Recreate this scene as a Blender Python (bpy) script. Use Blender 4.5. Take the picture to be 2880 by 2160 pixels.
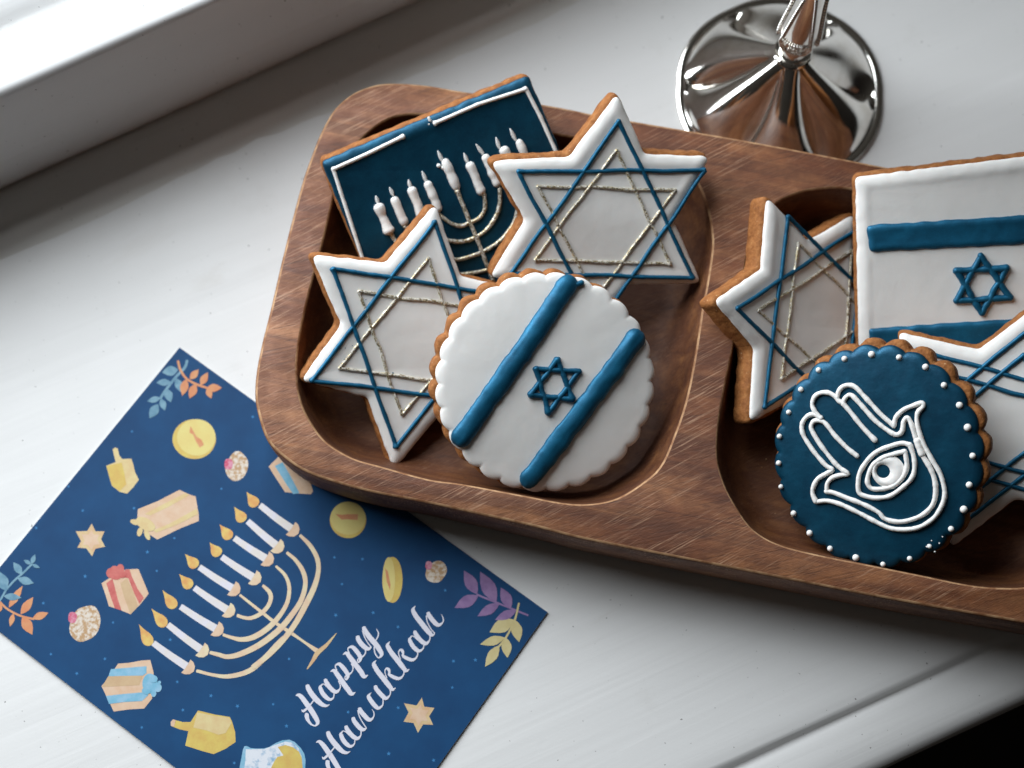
import bpy, bmesh, math, random
from mathutils import Vector, Matrix, noise
from mathutils.geometry import tessellate_polygon

# ------------------------------------------------------------------ clean
for o in list(bpy.data.objects):
    bpy.data.objects.remove(o, do_unlink=True)
SC = bpy.context.scene
COL = SC.collection
rnd = random.Random(7)
MM = 0.001

# ------------------------------------------------------------------ camera
FPX = 4634.0                     # focal length in pixels of the 2880 x 2160 photograph
PITCH = math.radians(74.0)       # looking down on the sill
CH = 0.514                       # camera height over the sill
CAM = Vector((0, -CH / math.tan(PITCH), CH))
FWD = Vector((0, math.cos(PITCH), -math.sin(PITCH)))
UPV = Vector((0, math.sin(PITCH), math.cos(PITCH)))
RGT = Vector((1, 0, 0))
cd = bpy.data.cameras.new("camera")
cam = bpy.data.objects.new("camera", cd)
COL.objects.link(cam)
cd.sensor_width = 36.0
cd.lens = 36.0 * FPX / 2880.0
cd.clip_start = 0.01
cd.clip_end = 50
cd.dof.use_dof = True
cd.dof.focus_distance = 0.492
cd.dof.aperture_fstop = 7.5
cam.matrix_world = Matrix((
    (RGT.x, UPV.x, -FWD.x, CAM.x),
    (RGT.y, UPV.y, -FWD.y, CAM.y),
    (RGT.z, UPV.z, -FWD.z, CAM.z), (0, 0, 0, 1)))
SC.camera = cam

# ------------------------------------------------------------------ light
w = bpy.data.worlds.new("World")
SC.world = w
w.use_nodes = True
bg = w.node_tree.nodes["Background"]
bg.inputs[1].default_value = 0.048
wt = w.node_tree
w_tc = wt.nodes.new("ShaderNodeTexCoord")
w_dot = wt.nodes.new("ShaderNodeVectorMath"); w_dot.operation = 'DOT_PRODUCT'
w_dot.inputs[1].default_value = (-0.45, 0.55, 0.70)     # the room gets dimmer away from the window wall
wt.links.new(w_tc.outputs["Generated"], w_dot.inputs[0])
w_map = wt.nodes.new("ShaderNodeMapRange")
w_map.inputs["From Min"].default_value = -0.6; w_map.inputs["From Max"].default_value = 1.0
wt.links.new(w_dot.outputs["Value"], w_map.inputs["Value"])
w_mix = wt.nodes.new("ShaderNodeMix"); w_mix.data_type = 'RGBA'
w_mix.inputs[6].default_value = (0.09, 0.072, 0.066, 1); w_mix.inputs[7].default_value = (1.0, 0.94, 0.84, 1)
wt.links.new(w_map.outputs[0], w_mix.inputs[0])
wt.links.new(w_mix.outputs[2], bg.inputs[0])

def window_light(name, loc, target, sx, sy, power, color):
    l = bpy.data.lights.new(name, 'AREA')
    l.shape = 'RECTANGLE'
    l.size, l.size_y = sx, sy
    l.energy = power
    l.color = color
    o = bpy.data.objects.new(name, l)
    COL.objects.link(o)
    o.location = loc
    d = (Vector(target) - Vector(loc)).normalized()
    o.rotation_euler = d.to_track_quat('-Z', 'Y').to_euler()
    return o
# the window stands upright just behind the painted rail; its middle lies left of the picture
W_DIR = Vector((math.cos(math.radians(26.9)), math.sin(math.radians(26.9)), 0))
W_NRM = Vector((W_DIR.y, -W_DIR.x, 0))
W_MID = Vector((-0.165, 0.085, 0)) + W_DIR * -0.05 - W_NRM * 0.19 + Vector((0, 0, 0.44))
window_light("window_daylight", W_MID, W_MID + W_NRM, 0.56, 0.66, 10.3, (0.89, 0.95, 1.0))

SC.view_settings.view_transform = 'Standard'
SC.view_settings.look = 'None'
SC.view_settings.exposure = 0.0
SC.view_settings.gamma = 1.0
SC.view_settings.use_curve_mapping = False
SC.render.engine = 'CYCLES'
SC.render.resolution_x = 1024
SC.render.resolution_y = 768

# ------------------------------------------------------------------ helpers: photograph pixel -> point in the place
def ray(u, v):
    return (RGT * ((u - 1440) / FPX) - UPV * ((v - 1080) / FPX) + FWD)

def at(u, v, z=0.0):
    """point of the place at height z (mm) seen at pixel u, v"""
    d = ray(u, v)
    t = (z * MM - CAM.z) / d.z
    return CAM + d * t

def crop(x0, y0, wpx, ow=2212.0):
    k = wpx / ow
    def f(pts):
        if isinstance(pts, tuple):
            return (x0 + pts[0] * k, y0 + pts[1] * k) + tuple(q * k for q in pts[2:])
        return [f(p) for p in pts]
    return f
A1 = crop(800, 0, 800); B1 = crop(1280, 200, 800); C1 = crop(700, 500, 800); C2 = crop(700, 900, 800)
D1 = crop(1180, 720, 800); E1 = crop(1960, 480, 920); G1 = crop(2080, 900, 800); G2 = crop(2080, 1400, 800)
H1 = crop(2600, 1040, 280, 893)
K1 = crop(0, 1200, 600); K2 = crop(350, 950, 600); K3 = crop(350, 1350, 650, 2210); K4 = crop(0, 1550, 700)
K5 = crop(250, 1740, 560); K6 = crop(780, 1640, 693, 2211); K7 = crop(900, 1350, 660)
L1 = crop(820, 1740, 280); L2 = crop(820, 1880, 280); L3 = crop(880, 1950, 280); L4 = crop(1000, 1690, 280)
J1 = crop(640, 2040, 240)

class Frame:
    """a plane in the place: origin under pixel u,v at height z mm, normal leaning ta / tb degrees off the line of sight"""
    def __init__(s, u, v, z, ta=0.0, tb=0.0):
        s.O = at(u, v, z)
        n = (CAM - s.O).normalized() + RGT * math.tan(math.radians(ta)) + UPV * math.tan(math.radians(tb))
        s.n = n.normalized()
        s.X = (RGT - s.n * RGT.dot(s.n)).normalized()
        s.Y = s.n.cross(s.X)
        s.M = Matrix(((s.X.x, s.Y.x, s.n.x, s.O.x), (s.X.y, s.Y.y, s.n.y, s.O.y),
                      (s.X.z, s.Y.z, s.n.z, s.O.z), (0, 0, 0, 1)))
    def loc(s, p):
        d = ray(p[0], p[1])
        t = (s.O - CAM).dot(s.n) / d.dot(s.n)
        q = CAM + d * t - s.O
        r = (q.dot(s.X) / MM, q.dot(s.Y) / MM)
        if len(p) > 2:
            k = (d * t).length / FPX / MM
            return r + tuple(x * k for x in p[2:])
        return r
    def locs(s, pts):
        return [s.loc(p) for p in pts]

# ------------------------------------------------------------------ helpers: objects
def obj(name, verts, faces, mat, parent=None, smooth=True, sharp=None, scale=MM):
    me = bpy.data.meshes.new(name)
    me.from_pydata([(v[0] * scale, v[1] * scale, v[2] * scale) for v in verts], [], faces)
    me.update()
    bm = bmesh.new(); bm.from_mesh(me)
    bmesh.ops.recalc_face_normals(bm, faces=bm.faces)
    bm.to_mesh(me); bm.free()
    if smooth:
        me.shade_smooth()
        if sharp:
            me.set_sharp_from_angle(angle=math.radians(sharp))
    me.materials.append(mat)
    o = bpy.data.objects.new(name, me)
    COL.objects.link(o)
    if parent: o.parent = parent
    return o

def thing(name, label, cat, M=None, group=None):
    o = bpy.data.objects.new(name, None)
    COL.objects.link(o)
    o.empty_display_size = 0.01
    if M is not None: o.matrix_world = M
    o["label"] = label; o["category"] = cat
    if group: o["group"] = group
    return o

def structure(o):
    o["kind"] = "structure"
    return o

class MB:
    def __init__(s): s.v = []; s.f = []
    def add(s, v, f):
        n = len(s.v); s.v += v; s.f += [tuple(i + n for i in q) for q in f]
    def build(s, name, mat, parent=None, **k): return obj(name, s.v, s.f, mat, parent, **k)

def catmull(pts, closed=False, step=0.6):
    """dense smooth curve through pts (any dimension); step in the units of pts"""
    n = len(pts); out = []
    rng = range(n if closed else n - 1)
    for i in rng:
        if closed:
            p0, p1, p2, p3 = pts[i - 1], pts[i], pts[(i + 1) % n], pts[(i + 2) % n]
        else:
            p1, p2 = pts[i], pts[i + 1]
            p0 = pts[i - 1] if i else tuple(2 * a - b for a, b in zip(p1, p2))
            p3 = pts[i + 2] if i + 2 < n else tuple(2 * b - a for a, b in zip(p1, p2))
        L = math.hypot(p2[0] - p1[0], p2[1] - p1[1])
        m = max(2, int(L / step))
        for k in range(m):
            t = k / m
            out.append(tuple(0.5 * (2 * b + (c - a) * t + (2 * a - 5 * b + 4 * c - d) * t * t + (3 * b - a - 3 * c + d) * t ** 3)
                             for a, b, c, d in zip(p0, p1, p2, p3)))
    if not closed: out.append(tuple(pts[-1]))
    return out

def resample(pts, step, closed=True):
    P = list(pts) + ([pts[0]] if closed else [])
    L = [0]
    for a, b in zip(P, P[1:]): L.append(L[-1] + math.hypot(b[0] - a[0], b[1] - a[1]))
    n = max(8, int(round(L[-1] / step)))
    out = []; j = 0
    for i in range(n if closed else n + 1):
        s = L[-1] * i / n
        while j < len(L) - 2 and L[j + 1] < s: j += 1
        t = (s - L[j]) / max(1e-9, L[j + 1] - L[j])
        out.append((P[j][0] + (P[j + 1][0] - P[j][0]) * t, P[j][1] + (P[j + 1][1] - P[j][1]) * t))
    return out

def ccw(pts):
    a = sum(p[0] * q[1] - q[0] * p[1] for p, q in zip(pts, pts[1:] + pts[:1]))
    return list(pts) if a > 0 else list(pts)[::-1]

def offset_poly(pts, g):
    """corner polygon moved outward by g"""
    P = ccw(pts); n = len(P); out = []
    for i in range(n):
        a, b, c = Vector(P[i - 1]), Vector(P[i]), Vector(P[(i + 1) % n])
        d1 = (b - a).normalized(); d2 = (c - b).normalized()
        n1 = Vector((d1.y, -d1.x)); n2 = Vector((d2.y, -d2.x))
        m = (n1 + n2).normalized()
        k = g / max(0.3, m.dot(n1))
        out.append((b.x + m.x * k, b.y + m.y * k))
    return out

def rounded(pts, rc, rn):
    """fillet corners: rc at tips, rn at notches"""
    P = ccw(pts); n = len(P); out = []
    for i in range(n):
        a, b, c = Vector(P[i - 1]), Vector(P[i]), Vector(P[(i + 1) % n])
        d1 = (a - b).normalized(); d2 = (c - b).normalized()
        conv = (b - a).x * (c - b).y - (b - a).y * (c - b).x > 0
        r = rc if conv else rn
        ang = math.acos(max(-1, min(1, d1.dot(d2))))
        t = r / math.tan(ang / 2)
        t = min(t, 0.45 * (a - b).length, 0.45 * (c - b).length)
        for k in range(9):
            s = k / 8
            q = (b + d1 * t) * (1 - s) ** 2 + b * (2 * s * (1 - s)) + (b + d2 * t) * s * s
            out.append((q.x, q.y))
    return out

def normals2(P):
    n = len(P); N = []
    for i in range(n):
        a, c = P[i - 1], P[(i + 1) % n]
        dx, dy = c[0] - a[0], c[1] - a[1]
        l = math.hypot(dx, dy) or 1
        N.append((dy / l, -dx / l))
    return N

def nz(x, y, z=0.0): return noise.noise(Vector((x, y, z)))

def loft(P, prof, cap_top=True, cap_bottom=False, seed=0.0, rough=0.0):
    """stack of rings: profile of (inset, height) along the dense outline P; first entry lowest"""
    P = ccw(P); N = normals2(P); n = len(P)
    V = []; F = []
    for k, (d, z) in enumerate(prof):
        for i, (p, m) in enumerate(zip(P, N)):
            e = rough * nz(p[0] * 0.5 + seed, p[1] * 0.5, z * 0.6 + seed)
            V.append((p[0] - m[0] * (d + e), p[1] - m[1] * (d + e), z + e * 0.25))
    for k in range(len(prof) - 1):
        for i in range(n):
            j = (i + 1) % n
            F.append((k * n + i, k * n + j, (k + 1) * n + j, (k + 1) * n + i))
    def cap(base, flip):
        tri = tessellate_polygon([[Vector((V[base + i][0], V[base + i][1], 0)) for i in range(n)]])
        for t in tri:
            F.append(tuple(base + q for q in (t if not flip else t[::-1])))
    if cap_top: cap((len(prof) - 1) * n, False)
    if cap_bottom: cap(0, True)
    return V, F

def inset_cap(P, z_edge, z_mid, seed):
    pass

def capsule(path, r, z0=0.0, lift=0.45, sides=10, wob=0.08, seed=0.0, ends=1.0, flat=1.0):
    """a piped line of icing along a local 2D path (mm): round section, blunt ends, uneven thickness"""
    P = resample(path, max(0.35, r * 0.5), closed=False)
    n = len(P)
    L = [0]
    for a, b in zip(P, P[1:]): L.append(L[-1] + math.hypot(b[0] - a[0], b[1] - a[1]))
    V = []; F = []
    T = []
    for i in range(n):
        a = P[max(0, i - 1)]; b = P[min(n - 1, i + 1)]
        l = math.hypot(b[0] - a[0], b[1] - a[1]) or 1
        T.append(((b[0] - a[0]) / l, (b[1] - a[1]) / l))
    rings = []
    caps = ((-0.92, 0.35), (-0.7, 0.7), (-0.35, 0.92))
    for c, s in caps: rings.append((P[0][0] + T[0][0] * c * r, P[0][1] + T[0][1] * c * r, s * ends, T[0], 0.0))
    for i in range(n):
        e = min(L[i], L[-1] - L[i])
        bulge = 1 + (ends - 1) * max(0, 1 - e / (2.0 * r)) if ends > 1 else 1
        rings.append((P[i][0], P[i][1], bulge, T[i], L[i]))
    for c, s in caps[::-1]: rings.append((P[-1][0] - T[-1][0] * c * r, P[-1][1] - T[-1][1] * c * r, s * ends, T[-1], L[-1]))
    m = len(rings)
    for (x, y, s, t, l) in rings:
        q = 1 + wob * (nz(l * 0.45 + seed, seed * 1.7) * 1.6 + 0.7 * nz(l * 1.6 + seed, 4.1, seed))
        dx = wob * r * 0.9 * nz(l * 0.25 + seed * 2, 9.7)
        rr = r * s * q
        for k in range(sides):
            a = 2 * math.pi * k / sides
            V.append((x - t[1] * (math.cos(a) * rr + dx), y + t[0] * (math.cos(a) * rr + dx), z0 + r * lift + math.sin(a) * rr * flat))
    for i in range(m - 1):
        for k in range(sides):
            j = (k + 1) % sides
            F.append((i * sides + k, i * sides + j, (i + 1) * sides + j, (i + 1) * sides + k))
    F.append(tuple(range(sides))); F.append(tuple((m - 1) * sides + k for k in range(sides)))
    return V, F

def dome(cx, cy, z, r, h, seg=14, rings=5, seed=0.0):
    V = []; F = []
    for k in range(rings):
        a = (math.pi / 2) * k / rings
        for i in range(seg):
            t = 2 * math.pi * i / seg
            q = 1 + 0.06 * nz(math.cos(t) + seed, math.sin(t) + seed, seed)
            V.append((cx + math.cos(t) * r * math.cos(a) * q, cy + math.sin(t) * r * math.cos(a) * q, z + h * math.sin(a)))
    V.append((cx, cy, z + h))
    for k in range(rings - 1):
        for i in range(seg):
            j = (i + 1) % seg
            F.append((k * seg + i, k * seg + j, (k + 1) * seg + j, (k + 1) * seg + i))
    for i in range(seg): F.append(((rings - 1) * seg + i, (rings - 1) * seg + (i + 1) % seg, len(V) - 1))
    return V, F

# ------------------------------------------------------------------ materials
class NT:
    def __init__(s, name, rough=0.5, metal=0.0, spec=0.5):
        s.m = bpy.data.materials.new(name); s.m.use_nodes = True
        s.t = s.m.node_tree
        s.b = s.t.nodes["Principled BSDF"]
        s.b.inputs["Roughness"].default_value = rough
        s.b.inputs["Metallic"].default_value = metal
        s.b.inputs["Specular IOR Level"].default_value = spec
        s.tc = s.t.nodes.new("ShaderNodeTexCoord")
    def link(s, a, b): s.t.links.new(a, b)
    def mapping(s, scale=(1, 1, 1), rot=(0, 0, 0)):
        a = s.t.nodes.new("ShaderNodeMapping")
        a.inputs["Rotation"].default_value = rot
        s.link(s.tc.outputs["Object"], a.inputs["Vector"])
        n = s.t.nodes.new("ShaderNodeMapping")
        n.inputs["Scale"].default_value = scale
        s.link(a.outputs["Vector"], n.inputs["Vector"])
        return n.outputs["Vector"]
    def noise(s, scale, detail=4, rough=0.55, vec=None, dist=0.0):
        n = s.t.nodes.new("ShaderNodeTexNoise")
        n.inputs["Scale"].default_value = scale
        n.inputs["Detail"].default_value = detail
        n.inputs["Roughness"].default_value = rough
        n.inputs["Distortion"].default_value = dist
        s.link(vec if vec is not None else s.tc.outputs["Object"], n.inputs["Vector"])
        return n.outputs["Fac"]
    def voronoi(s, scale, out="Color", vec=None):
        n = s.t.nodes.new("ShaderNodeTexVoronoi")
        n.inputs["Scale"].default_value = scale
        s.link(vec if vec is not None else s.tc.outputs["Object"], n.inputs["Vector"])
        return n.outputs[out]
    def ramp(s, fac, stops):
        n = s.t.nodes.new("ShaderNodeValToRGB")
        e = n.color_ramp.elements
        while len(e) < len(stops): e.new(0.5)
        for q, (p, c) in zip(e, stops):
            q.position = p
            q.color = (c[0], c[1], c[2], 1) if isinstance(c, (tuple, list)) else (c, c, c, 1)
        s.link(fac, n.inputs["Fac"])
        return n.outputs["Color"]
    def mix(s, fac, a, b, mode='MIX'):
        n = s.t.nodes.new("ShaderNodeMix"); n.data_type = 'RGBA'; n.blend_type = mode
        for sock, v in ((n.inputs[0], fac), (n.inputs[6], a), (n.inputs[7], b)):
            if isinstance(v, (int, float)): sock.default_value = v
            elif isinstance(v, (tuple, list)): sock.default_value = (v[0], v[1], v[2], 1)
            else: s.link(v, sock)
        return n.outputs[2]
    def math(s, op, a, b):
        n = s.t.nodes.new("ShaderNodeMath"); n.operation = op
        for sock, v in ((n.inputs[0], a), (n.inputs[1], b)):
            if isinstance(v, (int, float)): sock.default_value = v
            else: s.link(v, sock)
        return n.outputs[0]
    def color(s, c):
        if isinstance(c, (tuple, list)): s.b.inputs["Base Color"].default_value = (c[0], c[1], c[2], 1)
        else: s.link(c, s.b.inputs["Base Color"])
    def bump(s, h, strength, dist):
        n = s.t.nodes.new("ShaderNodeBump")
        n.inputs["Strength"].default_value = strength
        n.inputs["Distance"].default_value = dist
        s.link(h, n.inputs["Height"])
        s.link(n.outputs["Normal"], s.b.inputs["Normal"])

def srgb(r, g, b):
    f = lambda c: (c / 255 / 12.92) if c / 255 <= 0.04045 else ((c / 255 + 0.055) / 1.055) ** 2.4
    return (f(r), f(g), f(b))

def m_biscuit():
    n = NT("gingerbread", 0.75, 0, 0.3)
    f = n.noise(420, 6, 0.65); g = n.noise(2200, 3, 0.6); v = n.voronoi(900, "Distance")
    c = n.ramp(f, [(0.3, (0.19, 0.064, 0.016)), (0.52, (0.315, 0.118, 0.032)), (0.78, (0.42, 0.185, 0.060))])
    c = n.mix(n.ramp(g, [(0.30, 0.7), (0.50, 1.0)]), (0.14, 0.045, 0.012), c)
    c = n.mix(n.ramp(n.noise(1300, 2, 0.5), [(0.70, 0.0), (0.76, 0.85)]), c, (0.62, 0.42, 0.24))
    n.color(c)
    h = n.math('ADD', n.math('MULTIPLY', g, 0.6), n.math('MULTIPLY', v, 0.5))
    n.bump(h, 0.55, 0.0005)
    return n.m

def m_white(name="white_icing", a=(0.86, 0.835, 0.80)):
    n = NT(name, 0.58, 0, 0.3)
    f = n.noise(130, 3, 0.5)
    n.color(n.mix(f, tuple(x * 0.93 for x in a), a))
    n.b.inputs["Subsurface Weight"].default_value = 0.25
    n.b.inputs["Subsurface Radius"].default_value = (1.0, 0.8, 0.7)
    n.b.inputs["Subsurface Scale"].default_value = 0.0006
    h = n.math('ADD', n.math('MULTIPLY', n.noise(180, 3, 0.5), 1.0), n.math('MULTIPLY', n.noise(2600, 2, 0.5), 0.09))
    h = n.math('ADD', h, n.math('MULTIPLY', n.ramp(n.voronoi(330, 'Distance'), [(0.0, 0.0), (0.10, 1.0)]), 0.22))
    n.bump(h, 0.2, 0.0006)
    return n.m

def m_blue(name, dark, lite, metal=0.35, rough=0.46):
    n = NT(name, rough, metal, 0.45)
    f = n.noise(160, 4, 0.6); g = n.noise(5200, 2, 0.7)
    c = n.mix(n.ramp(f, [(0.35, 0.0), (0.7, 1.0)]), dark, lite)
    c = n.mix(n.ramp(g, [(0.62, 0.0), (0.74, 0.5)]), c, tuple(min(1, x * 3.2 + 0.02) for x in lite))
    n.color(c)
    n.link(n.ramp(g, [(0.4, rough + 0.06), (0.75, rough - 0.14)]), n.b.inputs["Roughness"])
    h = n.math('ADD', n.math('MULTIPLY', n.noise(260, 3, 0.5), 1.0), n.math('MULTIPLY', g, 0.10))
    n.bump(h, 0.3, 0.0005)
    return n.m

def m_glitter():
    n = NT("gold_glitter_icing", 0.3, 0.0, 0.5)
    v = n.voronoi(2600); f = n.noise(330, 2, 0.5)
    sep = n.t.nodes.new("ShaderNodeSeparateColor"); n.link(v, sep.inputs[0])
    k = n.math('ADD', sep.outputs[0], n.math('MULTIPLY', f, 0.75))
    mask = n.ramp(k, [(0.74, 0.0), (0.82, 1.0)])
    gold = n.ramp(sep.outputs[1], [(0.0, (0.28, 0.21, 0.10)), (0.55, (0.60, 0.50, 0.30)), (0.9, (0.95, 0.88, 0.68))])
    n.color(n.mix(mask, (0.74, 0.70, 0.62), gold))
    n.link(n.math('MULTIPLY', mask, 0.85), n.b.inputs["Metallic"])
    n.bump(sep.outputs[2], 1.0, 0.0004)
    return n.m

def m_wood(name, rim=True):
    n = NT(name, 0.5, 0, 0.45)
    # sawing marks run across the block, the grain along it; scratches of the worn rim show paler wood
    v1 = n.mapping((48, 1500, 600), (0, 0, math.radians(-12)))
    v2 = n.mapping((60, 2900, 700), (0, 0, math.radians(-29)))
    vl = n.mapping((14, 70, 70), (0, 0, math.radians(10)))
    vp = n.mapping((40, 130, 130), (0, 0, math.radians(-24)))
    big = n.noise(1.6, 6, 0.62, vl, 0.5)
    mott = n.noise(170, 5, 0.65)
    g1 = n.noise(1.0, 4, 0.7, v1, 0.6)
    g2 = n.noise(1.0, 4, 0.72, v2, 0.4)
    patch = n.noise(1.0, 4, 0.6, vp)
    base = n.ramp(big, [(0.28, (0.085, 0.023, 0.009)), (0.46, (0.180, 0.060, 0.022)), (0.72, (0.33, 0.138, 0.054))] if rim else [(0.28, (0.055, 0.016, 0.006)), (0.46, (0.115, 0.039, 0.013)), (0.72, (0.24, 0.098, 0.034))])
    c = n.mix(n.ramp(mott, [(0.38, 0.45), (0.6, 0.0)]), base, (0.075, 0.022, 0.009))
    vr = n.mapping((5, 170, 170), (0, 0, math.radians(11)))
    c = n.mix(n.ramp(n.noise(1.0, 5, 0.6, vr, 1.2), [(0.36, 0.55), (0.50, 0.0)]), c, (0.07, 0.021, 0.009))
    knots = n.noise(22, 3, 0.55)
    c = n.mix(n.ramp(knots, [(0.60, 0.0), (0.74, 0.6)]), c, (0.07, 0.022, 0.010))
    c = n.mix(n.ramp(g1, [(0.30, 0.75), (0.44, 0.0)]), c, (0.05, 0.017, 0.008))
    amt = n.math('MULTIPLY', n.ramp(g2, [(0.54, 0.0), (0.62, 1.0)]), n.ramp(patch, [(0.40, 0.08), (0.62, 1.0)]))
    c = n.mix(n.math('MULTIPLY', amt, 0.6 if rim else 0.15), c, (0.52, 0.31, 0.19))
    n.color(c)
    n.link(n.ramp(mott, [(0.3, 0.70), (0.7, 0.52)]), n.b.inputs["Roughness"])
    n.bump(n.math('ADD', n.math('MULTIPLY', g1, 0.9), n.math('MULTIPLY', g2, 0.6)), 0.4, 0.0004)
    return n.m

def m_paint(name, ang, a=(0.715, 0.705, 0.69), streak=0.5, dirt=0.5):
    n = NT(name, 0.5, 0, 0.35)
    va = n.mapping((9, 190, 190), (0, 0, -ang))
    vb = n.mapping((2.2, 34, 34), (0, 0, -ang))
    f = n.noise(1.0, 3, 0.55, va, 0.3); g = n.noise(1.0, 3, 0.5, vb, 0.4)
    d = n.noise(26, 8, 0.72); sp = n.noise(760, 2, 0.5); fine = n.noise(900, 4, 0.6)
    vd = n.voronoi(95, "Distance")
    c = n.mix(n.ramp(g, [(0.3, 0.0), (0.7, 1.0)]), tuple(x * 0.93 for x in a), a)
    c = n.mix(n.math('MULTIPLY', n.ramp(d, [(0.60, 0.0), (0.86, 1.0)]), dirt * 0.6), c, (0.45, 0.42, 0.37))
    c = n.mix(n.ramp(sp, [(0.735, 0.0), (0.765, 0.85)]), c, (0.10, 0.09, 0.08))
    vs_ = n.mapping((9, 42, 42), (0, 0, -ang))
    c = n.mix(n.ramp(n.noise(1.0, 6, 0.7, vs_, 0.8), [(0.60, 0.0), (0.85, 0.35)]), c, (0.44, 0.39, 0.32))
    n.color(c)
    n.link(n.ramp(d, [(0.4, 0.50), (0.7, 0.62)]), n.b.inputs["Roughness"])
    h = n.math('ADD', n.math('MULTIPLY', f, streak * 1.5), n.math('MULTIPLY', g, 2.0))
    h = n.math('ADD', h, n.math('MULTIPLY', n.ramp(vd, [(0.0, 0.0), (0.16, 1.0)]), 0.16))
    h = n.math('ADD', h, n.math('MULTIPLY', fine, 0.07))
    n.bump(h, 0.17, 0.0010)
    return n.m

def m_print(name, a, b=None, scale=220, rough=0.55, lo=0.35, hi=0.65):
    n = NT(name, rough, 0, 0.2)
    b = b or tuple(x * 0.82 for x in a)
    f = n.noise(scale, 4, 0.6)
    c = n.mix(n.ramp(f, [(lo, 0.0), (hi, 1.0)]), b, a)
    c = n.mix(n.math('MULTIPLY', n.noise(3500, 2, 0.5), 0.25), c, tuple(x * 0.6 for x in a))
    n.color(c)
    return n.m

def m_plain(name, c, rough=0.5, metal=0.0, spec=0.5):
    n = NT(name, rough, metal, spec); n.color(c); return n.m

BISCUIT = m_biscuit()
WHITE = m_white()
BLUE = m_blue("pearl_blue_icing", (0.004, 0.082, 0.160), (0.007, 0.130, 0.245), 0.42, 0.50)
NAVY = m_blue("deep_blue_flood_icing", (0.0024, 0.046, 0.090), (0.0042, 0.072, 0.132), 0.55, 0.44)
GLIT = m_glitter()
WOOD_RIM = m_wood("oiled_wood_scratched", True)
WOOD_IN = m_wood("oiled_wood_hollow_shaded", False)  # same wood as the rim, darkened in colour for shade inside the hollows
WOOD_EDGE = m_print("worn_wood_edge", (0.50, 0.30, 0.16), (0.22, 0.09, 0.04), 260)
SILL_A = math.radians(23.9); RAIL_A = math.radians(26.5)
PAINT = m_paint("white_gloss_paint", SILL_A)
PAINT3 = m_paint("shaded_dirty_old_paint", RAIL_A, (0.66, 0.64, 0.605), 0.6, 1.1)  # bead's soft shade put into a darker, browner tone, with random dirt
PAINT2 = m_paint("white_gloss_paint_frame", RAIL_A, (0.75, 0.745, 0.735))
def m_silver():
    n = NT("polished_silver", 0.07, 1.0)
    f = n.noise(90, 6, 0.7); sc = n.noise(1.0, 3, 0.6, n.mapping((200, 4000, 900), (0.2, 0.3, 0.6)))
    n.color(n.mix(n.ramp(f, [(0.45, 0.0), (0.75, 1.0)]), (0.90, 0.88, 0.84), (0.66, 0.61, 0.53)))
    n.link(n.ramp(f, [(0.35, 0.05), (0.75, 0.17)]), n.b.inputs["Roughness"])
    n.bump(sc, 0.03, 0.0002)
    return n.m
SILVER = m_silver()

# ------------------------------------------------------------------ windowsill (structure)
def extrude_profile(name, prof, origin, ang, s0, s1, mat, nseg=40, wav=0.0, sharp=50):
    """profile of (distance toward the room, height) in mm swept along the sill direction"""
    dx, dy = math.cos(ang), math.sin(ang)
    px, py = math.sin(ang), -math.cos(ang)
    V = []; F = []; m = len(prof)
    for i in range(nseg + 1):
        s = s0 + (s1 - s0) * i / nseg
        for k, (d, z) in enumerate(prof):
            e = wav * nz(s * 0.018, k * 2.3, 1.7)
            V.append((origin[0] + dx * s + px * (d + e), origin[1] + dy * s + py * (d + e), z + 0.3 * e))
    for i in range(nseg):
        for k in range(m - 1):
            F.append((i * m + k, (i + 1) * m + k, (i + 1) * m + k + 1, i * m + k + 1))
    return obj(name, V, F, mat, sharp=sharp)

def sdist(p, origin, ang):
    q = Vector((p.x / MM - origin[0], p.y / MM - origin[1]))
    return q.dot(Vector((math.sin(ang), -math.cos(ang))))
GO = at(2350, 2028, 0); GO = (GO.x / MM, GO.y / MM)          # a point in the groove near the front edge
edge = sdist(at(2688, 2072, -3), GO, SILL_A)
prof = [(-420, 0), (-300, 0), (-200, 0), (-100, 0), (-50, 0), (-20, 0), (-8, 0.05), (-3.2, 0.0), (-1.6, -0.4), (-0.5, -1.5), (0.4, -1.75), (1.4, -1.5), (3.5, -1.2),
        (7, -1.05), (edge * 0.5, -1.1), (edge * 0.72, -1.5), (edge * 0.84, -2.1), (edge * 0.93, -3.2), (edge * 0.985, -5.6), (edge, -9), (edge - 0.2, -13), (edge - 1.5, -18), (edge - 5, -24), (edge - 30, -26)]
structure(extrude_profile("windowsill", prof, GO, SILL_A, -500, 500, PAINT, 60, 0.5, 80))

JO = at(0, 546, 0); JO = (JO.x / MM, JO.y / MM)
RAIL_DIR = at(800, 185, 0) - at(0, 546, 0)
RAIL_A2 = math.atan2(RAIL_DIR.y, RAIL_DIR.x)
HR = 57.0
fr = thing("window_frame", "white painted bottom rail of a window frame along the top left of the sill", "window frame")
rail = extrude_profile("rail", [(-3.0, -0.6), (-0.8, 1.2), (0.0, 2.6), (0.35, 5), (0.2, 14), (0.1, 17.5), (-0.25, 18.6), (-0.35, 20), (-0.5, HR - 3), (-0.9, HR - 1.2), (-2.2, HR - 0.2), (-4, HR), (-16, HR + 0.4),
                          (-19, HR + 0.2), (-20.4, HR - 1.0), (-21.5, HR - 2.2), (-23, HR - 1.2), (-25, HR + 0.8), (-40, HR + 2.2), (-70, HR + 3.5), (-120, HR + 5), (-121, -0.6)],
                         JO, RAIL_A2, -420, 620, PAINT2, 50, 0.5, 60)
rail.parent = fr
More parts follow.
